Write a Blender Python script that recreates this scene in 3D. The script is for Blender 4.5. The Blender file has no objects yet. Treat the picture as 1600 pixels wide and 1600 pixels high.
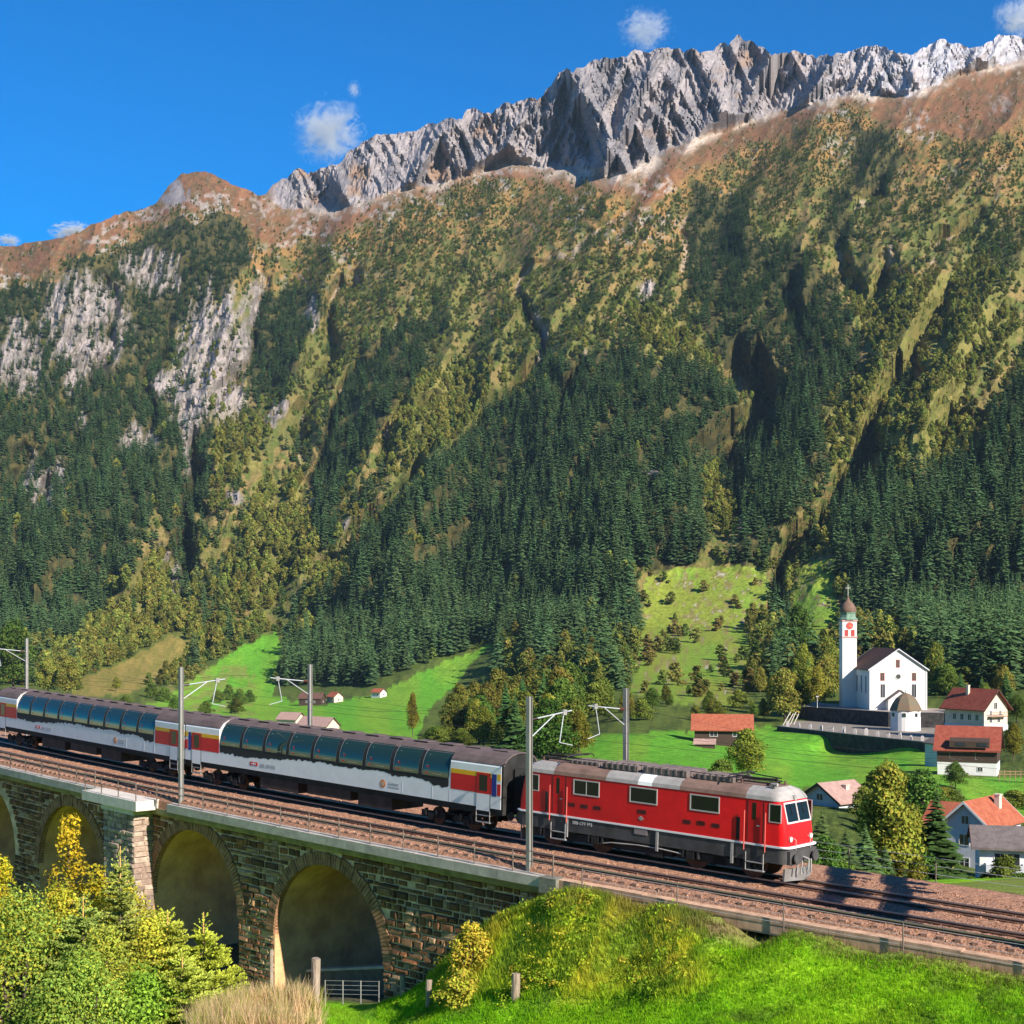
import bpy, bmesh, math, random
import numpy as np
from mathutils import Vector, Matrix
random.seed(7); RNG = np.random.default_rng(11)
scene = bpy.context.scene
COL = scene.collection

# ------------------------------------------------------------------ camera
F, HOR, CAMZ = 2319.51, 979.72, 10.447          # focal length and horizon in 1600 px units, eye height above the rails
cam = bpy.data.cameras.new('camera'); cam_o = bpy.data.objects.new('camera', cam); COL.objects.link(cam_o)
cam_o.location = (0, 0, CAMZ); cam_o.rotation_euler = (math.pi/2, 0, 0)
cam.sensor_width = 36; cam.lens = 36*F/1600; cam.shift_y = (HOR-800)/1600
cam.clip_start = .5; cam.clip_end = 20000
scene.camera = cam_o

# ------------------------------------------------------------------ light
SUN_AZ, SUN_EL = math.radians(-49), math.radians(31)   # azimuth counted from +X
sun = bpy.data.lights.new('sun', 'SUN'); sun_o = bpy.data.objects.new('sun', sun); COL.objects.link(sun_o)
sun.energy = 5.0; sun.angle = math.radians(.5); sun.color = (1, .92, .80)
S = Vector((math.cos(SUN_EL)*math.cos(SUN_AZ), math.cos(SUN_EL)*math.sin(SUN_AZ), math.sin(SUN_EL)))
sun_o.rotation_euler = S.to_track_quat('Z', 'Y').to_euler()
sun_o.location = (60, -60, 80)
world = bpy.data.worlds.new('World'); scene.world = world; world.use_nodes = True
wn = world.node_tree; wn.nodes.clear()
sky = wn.nodes.new('ShaderNodeTexSky'); sky.sky_type = 'NISHITA'; sky.sun_disc = False
sky.sun_elevation = SUN_EL; sky.sun_rotation = math.pi/2 - SUN_AZ
sky.altitude = 1500; sky.air_density = 1.0; sky.dust_density = .1; sky.ozone_density = 4.0
hs = wn.nodes.new('ShaderNodeHueSaturation'); hs.inputs['Saturation'].default_value = 2.15; hs.inputs['Hue'].default_value = .505; hs.inputs['Value'].default_value = 1.12
bg = wn.nodes.new('ShaderNodeBackground'); bg.inputs['Strength'].default_value = .078
wo = wn.nodes.new('ShaderNodeOutputWorld')
wn.links.new(sky.outputs[0], hs.inputs['Color']); wn.links.new(hs.outputs[0], bg.inputs[0]); wn.links.new(bg.outputs[0], wo.inputs[0])
scene.view_settings.view_transform = 'Standard'; scene.view_settings.look = 'None'
scene.view_settings.exposure = .97; scene.view_settings.gamma = 1
scene.view_settings.use_curve_mapping = False
scene.render.engine = 'CYCLES'
scene.cycles.max_bounces = 6; scene.cycles.diffuse_bounces = 3; scene.cycles.glossy_bounces = 3
scene.cycles.transmission_bounces = 3; scene.cycles.transparent_max_bounces = 6; scene.cycles.volume_bounces = 1
scene.cycles.caustics_reflective = False; scene.cycles.caustics_refractive = False
scene.cycles.use_denoising = True

# ------------------------------------------------------------------ helpers
def tag(o, label=None, cat=None, group=None, kind=None):
    if label: o['label'] = label
    if cat: o['category'] = cat
    if group: o['group'] = group
    if kind: o['kind'] = kind
    return o
def empty(name, loc=(0, 0, 0), rot=(0, 0, 0), parent=None):
    o = bpy.data.objects.new(name, None); COL.objects.link(o)
    o.location = loc; o.rotation_euler = rot; o.empty_display_size = .2
    if parent: o.parent = parent
    return o
def link(name, me, parent=None):
    o = bpy.data.objects.new(name, me); COL.objects.link(o)
    if parent: o.parent = parent
    return o
def copy_tree(o, parent=None):
    c = o.copy(); COL.objects.link(c)
    if parent: c.parent = parent
    for ch in list(o.children): copy_tree(ch, c)
    return c
class MB:
    def __init__(s): s.v = []; s.f = []; s.m = []; s.sm = []
    def add(s, vs, fs, mi=0, smooth=False):
        b = len(s.v); s.v += [tuple(v) for v in vs]
        for f in fs: s.f.append(tuple(i+b for i in f)); s.m.append(mi); s.sm.append(smooth)
        return s
    def hexa(s, p, mi=0):       # p: 8 points, bottom 4 then top 4
        return s.add(p, [(3, 2, 1, 0), (4, 5, 6, 7), (0, 1, 5, 4), (1, 2, 6, 5), (2, 3, 7, 6), (3, 0, 4, 7)], mi)
    def box(s, x0, x1, y0, y1, z0, z1, mi=0, M=None):
        p = [(x0, y0, z0), (x1, y0, z0), (x1, y1, z0), (x0, y1, z0), (x0, y0, z1), (x1, y0, z1), (x1, y1, z1), (x0, y1, z1)]
        if M is not None: p = [tuple(M @ Vector(q)) for q in p]
        return s.hexa(p, mi)
    def tube(s, a, b, r, r2=None, n=8, mi=0, caps=True, smooth=True):
        a, b = Vector(a), Vector(b); r2 = r if r2 is None else r2
        d = (b-a).normalized(); u = d.orthogonal().normalized(); w = d.cross(u)
        vs = [a+(u*math.cos(t)+w*math.sin(t))*r for t in [2*math.pi*i/n for i in range(n)]] + [b+(u*math.cos(t)+w*math.sin(t))*r2 for t in [2*math.pi*i/n for i in range(n)]]
        s.add(vs, [(i, (i+1) % n, (i+1) % n+n, i+n) for i in range(n)], mi, smooth)
        if caps: s.add(vs, [tuple(range(n))[::-1], tuple(range(n, 2*n))], mi)
        return s
    def path(s, pts, r, n=6, mi=0):
        for a, b in zip(pts, pts[1:]): s.tube(a, b, r, n=n, mi=mi)
        return s
    def loft(s, rings, mi=0, closed=True, cap=True, smooth=False, mats=None):
        n = len(rings[0]); b = [p for r in rings for p in r]; fs = []; ms = []
        for k in range(len(rings)-1):
            for i in range(n if closed else n-1):
                j = (i+1) % n; fs.append((k*n+i, k*n+j, (k+1)*n+j, (k+1)*n+i))
        s.add(b, fs, mi, smooth)
        if mats:
            L = len(fs); q = n if closed else n-1
            for k in range(len(rings)-1):
                for i in range(q): s.m[-L+k*q+i] = mats[k]
        if cap:
            s.add(rings[0], [tuple(range(n))[::-1]], mi); s.add(rings[-1], [tuple(range(n))], mats[-1] if mats else mi)
        return s
    def prism(s, poly, axis, a, b, mi=0):     # poly: 2-D outline; extruded along axis ('x','y','z') from a to b
        def P(q, t): return {'x': (t, q[0], q[1]), 'y': (q[0], t, q[1]), 'z': (q[0], q[1], t)}[axis]
        n = len(poly); vs = [P(q, a) for q in poly]+[P(q, b) for q in poly]
        return s.add(vs, [tuple(range(n))[::-1], tuple(range(n, 2*n))]+[(i, (i+1) % n, (i+1) % n+n, i+n) for i in range(n)], mi)
    def mesh(s, name, mats):
        me = bpy.data.meshes.new(name); me.from_pydata(s.v, [], s.f)
        for m in (mats if isinstance(mats, (list, tuple)) else [mats]): me.materials.append(m)
        me.polygons.foreach_set('material_index', s.m); me.polygons.foreach_set('use_smooth', s.sm)
        bm = bmesh.new(); bm.from_mesh(me); bmesh.ops.recalc_face_normals(bm, faces=bm.faces); bm.to_mesh(me); bm.free()
        me.update(); return me
    def build(s, name, mats, parent=None): return link(name, s.mesh(name, mats), parent)
def bev(o, w=.02, seg=1):
    m = o.modifiers.new('bevel', 'BEVEL'); m.width = w; m.segments = seg; m.limit_method = 'ANGLE'; return o
def npmesh(name, V, Fa, mats, cols=None, smooth=False):
    """V (n,3), Fa (m,k) arrays"""
    me = bpy.data.meshes.new(name); V = np.asarray(V, np.float32); Fa = np.asarray(Fa, np.int32); m, k = Fa.shape
    me.vertices.add(len(V)); me.vertices.foreach_set('co', V.ravel())
    me.loops.add(m*k); me.loops.foreach_set('vertex_index', Fa.ravel())
    me.polygons.add(m); me.polygons.foreach_set('loop_start', np.arange(m, dtype=np.int32)*k)
    me.polygons.foreach_set('use_smooth', np.full(m, smooth))
    me.update(calc_edges=True)
    if cols is not None:
        a = me.color_attributes.new('tone', 'FLOAT_COLOR', 'POINT'); c = np.ones((len(V), 4), np.float32); c[:, :3] = cols
        a.data.foreach_set('color', c.ravel())
    for mm in (mats if isinstance(mats, (list, tuple)) else [mats]): me.materials.append(mm)
    return me

# ------------------------------------------------------------------ numpy noise
def _h(ix, iy, seed):
    h = (ix.astype(np.int64)*374761393 + iy.astype(np.int64)*668265263 + seed*2147483647) & 0xffffffff
    h = ((h ^ (h >> 13))*1274126177) & 0xffffffff
    h = ((h ^ (h >> 16))*2246822519) & 0xffffffff
    return ((h ^ (h >> 15)) & 0xffffff)/float(0xffffff)
def vn(x, y, seed=0):
    ix, iy = np.floor(x), np.floor(y); fx, fy = x-ix, y-iy
    fx = fx*fx*fx*(fx*(fx*6-15)+10); fy = fy*fy*fy*(fy*(fy*6-15)+10)
    a, b, c, d = _h(ix, iy, seed), _h(ix+1, iy, seed), _h(ix, iy+1, seed), _h(ix+1, iy+1, seed)
    return (a+(b-a)*fx)*(1-fy)+(c+(d-c)*fx)*fy
def fbm(x, y, o=4, seed=0, g=.5):
    r = 0; a = 1; t = 0
    for k in range(o): r = r+a*vn(x*2**k+k*17.3, y*2**k+k*9.1, seed+k); t += a; a *= g
    return r/t
def ridged(x, y, o=4, seed=0, g=.5):
    r = 0; a = 1; t = 0
    for k in range(o): r = r+a*(1-np.abs(2*vn(x*2**k+k*7.7, y*2**k+k*3.1, seed+k)-1)); t += a; a *= g
    return r/t
def sstep(a, b, x): t = np.clip((x-a)/(b-a), 0, 1); return t*t*(3-2*t)
def inpoly(x, y, poly):
    r = np.zeros(x.shape, bool); n = len(poly)
    for i in range(n):
        x0, y0 = poly[i]; x1, y1 = poly[(i+1) % n]
        if y0 == y1: continue
        r ^= ((y0 > y) != (y1 > y)) & (x < (x1-x0)*(y-y0)/(y1-y0)+x0)
    return r
def linedist(x, y, pts):
    d = np.full(x.shape, 1e9)
    for (x0, y0), (x1, y1) in zip(pts, pts[1:]):
        dx, dy = x1-x0, y1-y0; t = np.clip(((x-x0)*dx+(y-y0)*dy)/(dx*dx+dy*dy), 0, 1)
        d = np.minimum(d, np.hypot(x-x0-t*dx, y-y0-t*dy))
    return d
def pchip(xs, ys, x):
    xs, ys = np.asarray(xs, float), np.asarray(ys, float); h = np.diff(xs); dl = np.diff(ys)/h
    m = np.zeros(len(xs)); m[0], m[-1] = dl[0], dl[-1]
    for i in range(1, len(xs)-1):
        if dl[i-1]*dl[i] > 0: w1, w2 = 2*h[i]+h[i-1], h[i]+2*h[i-1]; m[i] = (w1+w2)/(w1/dl[i-1]+w2/dl[i])
    i = np.clip(np.searchsorted(xs, x)-1, 0, len(xs)-2); t = np.clip((x-xs[i])/h[i], 0, 1)
    return ys[i]*(1+2*t)*(1-t)**2+m[i]*h[i]*t*(1-t)**2+ys[i+1]*t*t*(3-2*t)+m[i+1]*h[i]*t*t*(t-1)

# ------------------------------------------------------------------ frames: a point seen at (px, py) and depth d; the curved, climbing railway
def at(px, py, d): return Vector(((px-800)/F*d, d, CAMZ+(HOR-py)/F*d))
X0, D0, PHI, KAP, GRD = 12.32622, 60.7356, .70162, .00216, .03049
def track(s, n, z):       # s metres back from the locomotive's front buffers, n metres from the train's track towards the meadow, z above its rails
    a = PHI+KAP*s
    return Vector((X0-(math.sin(a)-math.sin(PHI))/KAP-math.sin(a)*n, D0-(math.cos(a)-math.cos(PHI))/KAP-math.cos(a)*n, z+GRD*s))
def tdir(s): a = PHI+KAP*s; return Vector((math.cos(a), -math.sin(a), -GRD)).normalized()     # the way the train travels
def tframe(s, n=0, z=0):
    f = tdir(s); l = Vector((0, 0, 1)).cross(f).normalized(); u = f.cross(l)
    return Matrix.Translation(track(s, n, z)) @ Matrix((f, l, u)).transposed().to_4x4()

# ------------------------------------------------------------------ materials
def mat(name, col, rough=.7, metal=0., var=0., scale=3., bump=0., bscale=None, col2=None, spec=.4, detail=6, coords='Object', stretch=None):
    m = bpy.data.materials.new(name); m.use_nodes = True; nt = m.node_tree; b = nt.nodes['Principled BSDF']
    b.inputs['Roughness'].default_value = rough; b.inputs['Metallic'].default_value = metal; b.inputs['Specular IOR Level'].default_value = spec
    b.inputs['Base Color'].default_value = (*col, 1)
    if var or col2 or bump:
        tc = nt.nodes.new('ShaderNodeTexCoord'); vec = tc.outputs[coords]
        if stretch:
            mp = nt.nodes.new('ShaderNodeMapping'); mp.inputs['Scale'].default_value = stretch; nt.links.new(vec, mp.inputs[0]); vec = mp.outputs[0]
        no = nt.nodes.new('ShaderNodeTexNoise'); no.inputs['Scale'].default_value = scale; no.inputs['Detail'].default_value = detail; no.inputs['Roughness'].default_value = .65
        nt.links.new(vec, no.inputs['Vector'])
        if var or col2:
            r = nt.nodes.new('ShaderNodeValToRGB'); c2 = col2 or tuple(min(1, c*(1+var)) for c in col); c1 = col if col2 else tuple(c*(1-var) for c in col)
            r.color_ramp.elements[0].position = .34; r.color_ramp.elements[1].position = .66
            r.color_ramp.elements[0].color = (*c1, 1); r.color_ramp.elements[1].color = (*c2, 1)
            nt.links.new(no.outputs['Fac'], r.inputs[0]); nt.links.new(r.outputs[0], b.inputs['Base Color'])
        if bump:
            n2 = nt.nodes.new('ShaderNodeTexNoise'); n2.inputs['Scale'].default_value = bscale or scale*4; n2.inputs['Detail'].default_value = 5
            nt.links.new(vec, n2.inputs['Vector'])
            bp = nt.nodes.new('ShaderNodeBump'); bp.inputs['Strength'].default_value = 1; bp.inputs['Distance'].default_value = bump
            nt.links.new(n2.outputs['Fac'], bp.inputs['Height']); nt.links.new(bp.outputs[0], b.inputs['Normal'])
    return m
def leafmat(name, tone=None, col=None, rnd=.35, transl=.25, hue=.03):
    """foliage: colour from the mesh's own 'tone' attribute or one colour, each plant a little different"""
    m = bpy.data.materials.new(name); m.use_nodes = True; nt = m.node_tree; nt.nodes.clear()
    out = nt.nodes.new('ShaderNodeOutputMaterial')
    if col is None:
        a = nt.nodes.new('ShaderNodeAttribute'); a.attribute_name = 'tone'; c = a.outputs['Color']
    else:
        rgb = nt.nodes.new('ShaderNodeRGB'); rgb.outputs[0].default_value = (*col, 1); c = rgb.outputs[0]
    oi = nt.nodes.new('ShaderNodeObjectInfo')
    h = nt.nodes.new('ShaderNodeHueSaturation')
    mr = nt.nodes.new('ShaderNodeMapRange'); mr.inputs[3].default_value = 1-rnd; mr.inputs[4].default_value = 1+rnd
    mh = nt.nodes.new('ShaderNodeMath'); mh.operation = 'MULTIPLY'; mh.inputs[1].default_value = 7.31
    mf = nt.nodes.new('ShaderNodeMath'); mf.operation = 'FRACT'
    mr2 = nt.nodes.new('ShaderNodeMapRange'); mr2.inputs[3].default_value = .5-hue; mr2.inputs[4].default_value = .5+hue
    nt.links.new(oi.outputs['Random'], mr.inputs[0]); nt.links.new(oi.outputs['Random'], mh.inputs[0]); nt.links.new(mh.outputs[0], mf.inputs[0]); nt.links.new(mf.outputs[0], mr2.inputs[0])
    nt.links.new(mr.outputs[0], h.inputs['Value']); nt.links.new(mr2.outputs[0], h.inputs['Hue']); nt.links.new(c, h.inputs['Color'])
    d = nt.nodes.new('ShaderNodeBsdfDiffuse'); t = nt.nodes.new('ShaderNodeBsdfTranslucent'); mx = nt.nodes.new('ShaderNodeMixShader'); mx.inputs[0].default_value = transl
    nt.links.new(h.outputs[0], d.inputs[0]); nt.links.new(h.outputs[0], t.inputs[0]); nt.links.new(d.outputs[0], mx.inputs[1]); nt.links.new(t.outputs[0], mx.inputs[2]); nt.links.new(mx.outputs[0], out.inputs[0])
    return m
def glassmat(name, col=(.02, .03, .035), rough=.04):
    m = bpy.data.materials.new(name); m.use_nodes = True; b = m.node_tree.nodes['Principled BSDF']
    b.inputs['Base Color'].default_value = (*col, 1); b.inputs['Roughness'].default_value = rough; b.inputs['Specular IOR Level'].default_value = .9
    return m

# ================================================================== TERRAIN beyond the railway: valley, meadows, mountain
RIDGE = [(-420, 505), (-200, 440), (-100, 405), (0, 386), (75, 376), (100, 372), (140, 353), (180, 336), (245, 318), (265, 290), (285, 271), (310, 268), (330, 272), (350, 283), (380, 293), (400, 302), (416, 304), (426, 290), (440, 280), (470, 266), (500, 268), (525, 255), (560, 226), (585, 211), (600, 213), (640, 205), (660, 200), (700, 184), (715, 186), (745, 172), (770, 178), (790, 163), (800, 166), (825, 149), (840, 158), (868, 122), (885, 112), (895, 118), (905, 108), (920, 98), (945, 88), (955, 96), (985, 81), (1000, 78), (1025, 78), (1045, 75), (1080, 78), (1100, 82), (1130, 70), (1155, 60), (1175, 66), (1200, 80), (1215, 86), (1240, 78), (1265, 88), (1310, 85), (1350, 73), (1370, 72), (1400, 86), (1420, 87), (1445, 72), (1470, 64), (1500, 66), (1520, 75), (1560, 58), (1600, 57), (1750, 80), (1950, 120)]
ROCKB = [(-420, 500), (0, 383), (300, 300), (420, 316), (440, 326), (500, 326), (560, 316), (640, 293), (700, 286), (760, 262), (800, 250), (880, 264), (950, 276), (1000, 262), (1040, 236), (1100, 211), (1150, 196), (1200, 176), (1280, 160), (1340, 146), (1420, 148), (1500, 115), (1600, 92), (1750, 110), (1950, 150)]
TREEL = [(-420, 560), (0, 440), (100, 425), (200, 372), (300, 325), (360, 345), (430, 385), (500, 375), (600, 335), (700, 300), (800, 275), (900, 300), (950, 305), (1010, 330), (1080, 268), (1150, 236), (1250, 195), (1350, 172), (1400, 202), (1500, 215), (1600, 205), (1950, 200)]
_ip = lambda tab, x: np.interp(x, [a for a, b in tab], [b for a, b in tab])
NC, NR1, NR2, NB = 1000, 160, 430, 3
cx = np.linspace(-320, 1900, NC)
jag = (ridged(cx/23., cx*0, 3, 5)-.6)*13*sstep(418, 445, cx) + (fbm(cx/14., cx*0+3, 3, 8)-.5)*7
ridge = _ip(RIDGE, cx)+jag
# ---- below the horizon: depth along each sight line, from a table of (row, depth) per column
CTRL = {-320: [(1750, 125), (1300, 160), (1150, 320), (1080, 720), (1040, 980), (980, 1120)],
        0: [(1750, 120), (1300, 150), (1150, 300), (1080, 700), (1040, 980), (980, 1120)],
        400: [(1750, 100), (1400, 125), (1200, 250), (1130, 600), (1100, 850), (1050, 1000), (980, 1130)],
        700: [(1750, 85), (1400, 110), (1250, 180), (1180, 330), (1150, 480), (1100, 760), (1050, 900), (980, 1010)],
        1000: [(1750, 75), (1400, 95), (1230, 170), (1200, 240), (1150, 330), (1100, 450), (1030, 690), (980, 880)],
        1180: [(1750, 70), (1430, 92), (1320, 155), (1245, 205), (1200, 262), (1160, 345), (1142, 376), (1105, 445), (1050, 640), (980, 860)],
        1300: [(1750, 66), (1450, 90), (1330, 150), (1250, 205), (1215, 260), (1186, 335), (1175, 350), (1147, 356), (1136, 394), (1110, 400), (1092, 434), (1056, 580), (980, 820)],
        1450: [(1750, 64), (1480, 88), (1380, 150), (1290, 200), (1220, 245), (1193, 300), (1178, 320), (1159, 328), (1143, 377), (1116, 383), (1087, 434), (1045, 560), (980, 795)],
        1600: [(1750, 62), (1500, 85), (1400, 150), (1300, 200), (1200, 270), (1130, 340), (1080, 420), (1040, 550), (980, 770)],
        1900: [(1750, 62), (1500, 85), (1400, 150), (1300, 200), (1200, 270), (1130, 340), (1080, 420), (1040, 540), (980, 780)]}
rows1 = np.linspace(1750, HOR, NR1)
kx = sorted(CTRL)
tabl = np.array([np.exp(pchip([r for r, d in CTRL[k]][::-1], np.log([d for r, d in CTRL[k]])[::-1], rows1)) for k in kx])
def smx(x):       # smooth interpolation across columns
    i = np.clip(np.searchsorted(kx, x)-1, 0, len(kx)-2); t = (x-np.array(kx)[i])/(np.array(kx)[i+1]-np.array(kx)[i]); return i, t*t*(3-2*t)
ci, ct = smx(cx)
D1 = np.exp(np.log(tabl[ci])*(1-ct)[:, None]+np.log(tabl[ci+1])*ct[:, None])        # NC x NR1
# ---- above: integrate the slope of the ground (m = rise per metre) up each sight line
q = np.linspace(0, 1, NR2+1)[1:]
PX2 = np.repeat(cx[:, None], NR2, 1); PY2 = HOR+(ridge[:, None]-HOR)*q[None]
rockb = _ip(ROCKB, cx)[:, None]; treel = _ip(TREEL, cx)[:, None]
T2 = (HOR-PY2)/F
slope = .60+.10*fbm(PX2/300., PY2/300., 2, 3)
slope = slope-.12*np.exp(-((PX2-1100)/130)**2-((PY2-930)/70)**2)
inrock = sstep(6, -10, PY2-rockb)*sstep(405, 440, PX2)
slope = slope+.22*inrock
slope += .25*np.exp(-((PX2-330)/90)**2-((PY2-520)/120)**2)+.2*np.exp(-((PX2-130)/70)**2-((PY2-520)/80)**2)
slope -= .16*sstep(40, 0, np.abs(PY2-(rockb+treel)/2))*(1-inrock)
dt = np.diff(np.concatenate([np.zeros((NC, 1)), T2], 1), axis=1)
lnD = np.log(D1[:, -1:])+np.cumsum(dt/np.maximum(slope-T2, .12), 1)
D2 = np.exp(lnD)
# ---- relief, as depth along the sight line
GUL = [([(1490, 440), (1470, 490), (1440, 560), (1385, 650), (1330, 770), (1260, 840), (1215, 920), (1195, 1010)], 13, 40),
       ([(1120, 480), (1150, 560), (1185, 620), (1180, 670), (1120, 730), (1145, 800), (1165, 850)], 30, 62),
       ([(1375, 260), (1340, 330), (1300, 420), (1345, 480), (1400, 400)], 12, 20),
       ([(335, 650), (316, 700), (315, 760), (298, 830), (290, 910), (283, 975)], 13, 38),
       ([(395, 400), (408, 470), (400, 560), (360, 620), (335, 655)], 14, 26),
       ([(880, 400), (820, 450), (830, 510), (852, 560), (790, 640), (700, 715), (620, 790), (560, 850), (500, 930)], 12, 26),
       ([(1010, 330), (920, 380), (880, 410)], 12, 18), ([(560, 400), (520, 470), (520, 560), (480, 640), (470, 720)], 12, 24),
       ([(170, 400), (165, 470), (158, 560), (150, 620)], 10, 22), ([(100, 690), (20, 720), (12, 790)], 14, 24), ([(80, 720), (60, 800)], 8, 18),
       ([(720, 600), (640, 640), (600, 690), (590, 740)], 10, 18), ([(1560, 300), (1530, 360), (1480, 380), (1460, 420)], 14, 26),
       ([(1080, 300), (1060, 350), (1060, 420)], 16, 22), ([(1230, 400), (1240, 480), (1260, 540)], 12, 20), ([(930, 540), (880, 600), (880, 690), (870, 720)], 13, 22),
       ([(640, 460), (600, 520), (545, 600), (520, 680), (500, 780)], 11, 20), ([(1600, 640), (1500, 660), (1440, 740)], 14, 16), ([(260, 480), (250, 560), (230, 640), (190, 760)], 12, 18)]
dD = np.zeros_like(D2)
wx = PX2+26*(fbm(PX2/60., PY2/60., 3, 21)-.5)*2; wy = PY2+18*(fbm(PX2/70., PY2/70., 3, 31)-.5)*2
gully = np.zeros_like(D2)
for pts, w, dep in GUL:
    d = linedist(wx, wy, pts); g = np.exp(-(d/(w*.95))**2); g = g*sstep(0, 5*w, np.hypot(wx-pts[0][0], wy-pts[0][1]))*sstep(0, 4*w, np.hypot(wx-pts[-1][0], wy-pts[-1][1])); dD += dep*1.75*g; gully = np.maximum(gully, np.exp(-(d/(w*.55))**2))
slant = .34+.22*sstep(500, 1100, PX2)
uu = PX2+slant*(PY2-500)
fade = sstep(0, 90, HOR-PY2)
mead1 = np.minimum(1, 1.5*np.exp(-((PX2-1120)/130)**2-((PY2-945)/85)**2))
dD += -(ridged(uu/150.+.4*fbm(PX2/90., PY2/90., 2, 4), PY2/520., 3, 41)-.62)*115*fade*(1-inrock)*(1-.97*mead1)
dD += -(ridged(uu/52., PY2/150., 3, 47)-.6)*27*fade*(1-inrock)*(1-.98*mead1)
dD += (fbm(PX2/16., PY2/20., 3, 51)-.5)*9*fade*(1-inrock)*(1-.97*mead1)
wob = 16*(fbm(PX2/26., PY2/26., 3, 61)-.5)
rv = PX2+.55*(PY2-200)+wob; ru = PX2+.2*(PY2-200)-wob; lv = PX2-.5*(PY2-200)+wob*.7
f1 = np.maximum(ridged(rv/92., PY2/500., 2, 71), .97*ridged(lv/110., PY2/500., 2, 72)); f2 = np.maximum(ridged(rv/36., PY2/260., 2, 73), .95*ridged(lv/44., PY2/260., 2, 74)); f3 = np.maximum(ridged(ru/13., PY2/70., 3, 77, .6), .9*ridged(lv/15., PY2/80., 2, 76))
rk = -(f1-.68)*235 - (f2-.68)*150 - (f3-.68)*66 - (ridged(rv/6., ru/9., 2, 78)-.6)*13 + (vn(PX2/3.3, PY2/3.6, 79)-.5)*5
dD += rk*inrock*sstep(425, 470, PX2)*(.55+.45*sstep(420, 900, PX2))*(1-.35*sstep(1250, 1400, PX2))
# stand-out cliffs on the left flank
CL = [(335, 540, 60, 105), (130, 505, 62, 85), (240, 430, 40, 40), (30, 560, 40, 60), (300, 620, 40, 60), (360, 620, 35, 50), (480, 490, 14, 30), (72, 760, 34, 40), (215, 690, 18, 25), (450, 640, 12, 22), (120, 590, 20, 30), (262, 900, 14, 50), (440, 660, 12, 16), (400, 470, 18, 40), (300, 700, 12, 50), (35, 735, 12, 30), (265, 600, 14, 22), (125, 655, 12, 24), (540, 830, 10, 16), (1010, 460, 16, 22), (842, 520, 9, 40), (355, 775, 18, 10)]
cliff = np.zeros_like(D2)
for x, y, a, b in CL: cliff = np.maximum(cliff, np.exp(-((wx-x)/a)**2-((wy-y)/b)**2))
cliff = sstep(.34, .70, cliff**.6*(.16+1.05*ridged(PX2/11.+.02*PY2, PY2/52., 4, 83, .6)))
dD += -(ridged(PX2/15.+.3*PY2/15, PY2/40., 3, 85)-.6)*30*cliff
D2 = D2+dD
for j in range(1, NR2): D2[:, j] = np.maximum(D2[:, j], D2[:, j-1]-1.0-2.0*inrock[:, j])
PX1 = np.repeat(cx[:, None], NR1, 1); PY1 = np.repeat(rows1[None], NC, 0)
D1 = D1*(1+.012*(fbm(PX1/40., PY1/25., 3, 91)-.5)*sstep(1350, 1150, PY1)*(1-sstep(1150, 1220, PX1)*sstep(1040, 1080, PY1)))
PX = np.concatenate([PX1, PX2], 1); PY = np.concatenate([PY1, PY2], 1); DD = np.concatenate([D1, D2], 1)
GX = (PX-800)/F*DD; GY = DD; GZ = CAMZ+(HOR-PY)/F*DD
# back of the ridge
bx, by, bz = GX[:, -1:], GY[:, -1:], GZ[:, -1:]
GX = np.concatenate([GX]+[bx*(1+.08*k) for k in range(1, NB+1)], 1); GY = np.concatenate([GY]+[by*(1+.08*k) for k in range(1, NB+1)], 1); GZ = np.concatenate([GZ]+[bz-150*k for k in range(1, NB+1)], 1)
NRW = GX.shape[1]
# ------------------------------------------------------------------ land cover
px, py = PX, PY; rb = _ip(ROCKB, cx)[:, None]; tl = _ip(TREEL, cx)[:, None]
qx = px+26*(fbm(px/34., py/34., 4, 101)-.5)*2; qy = py+22*(fbm(px/34., py/34., 4, 111)-.5)*2
m_conif = [[(430, 1050), (500, 950), (570, 850), (640, 780), (720, 690), (800, 620), (870, 560), (950, 540), (1040, 560), (1120, 590), (1165, 640), (1160, 680), (1110, 740), (1090, 790), (1110, 830), (1080, 880), (1000, 890), (960, 960), (900, 1010), (800, 1000), (740, 1010), (640, 1050), (560, 1085), (440, 1090)],
           [(1080, 280), (1130, 300), (1200, 370), (1290, 420), (1330, 500), (1345, 580), (1300, 640), (1290, 720), (1240, 800), (1200, 870), (1150, 875), (1170, 820), (1120, 740), (1190, 660), (1180, 610), (1130, 560), (1080, 480), (1065, 380)],
           [(1310, 840), (1330, 780), (1400, 740), (1460, 745), (1500, 760), (1560, 650), (1600, 600), (2100, 500), (2100, 1100), (1600, 1090), (1440, 1040), (1400, 1010), (1340, 960), (1312, 900)],
           [(-400, 560), (0, 450), (100, 430), (200, 378), (300, 335), (400, 350), (390, 420), (330, 470), (260, 520), (260, 640), (250, 780), (190, 900), (110, 1010), (-400, 1080)],
           [(480, 860), (500, 700), (560, 560), (640, 500), (700, 480), (640, 620), (560, 720), (520, 850)], [(270, 560), (330, 650), (320, 780), (300, 960), (280, 960), (250, 800)],
           [(1330, 190), (1400, 200), (1395, 300), (1330, 310)], [(1290, 290), (1320, 300), (1330, 380), (1290, 390)], [(410, 470), (470, 440), (520, 480), (440, 600), (400, 640), (380, 600)]]
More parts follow.
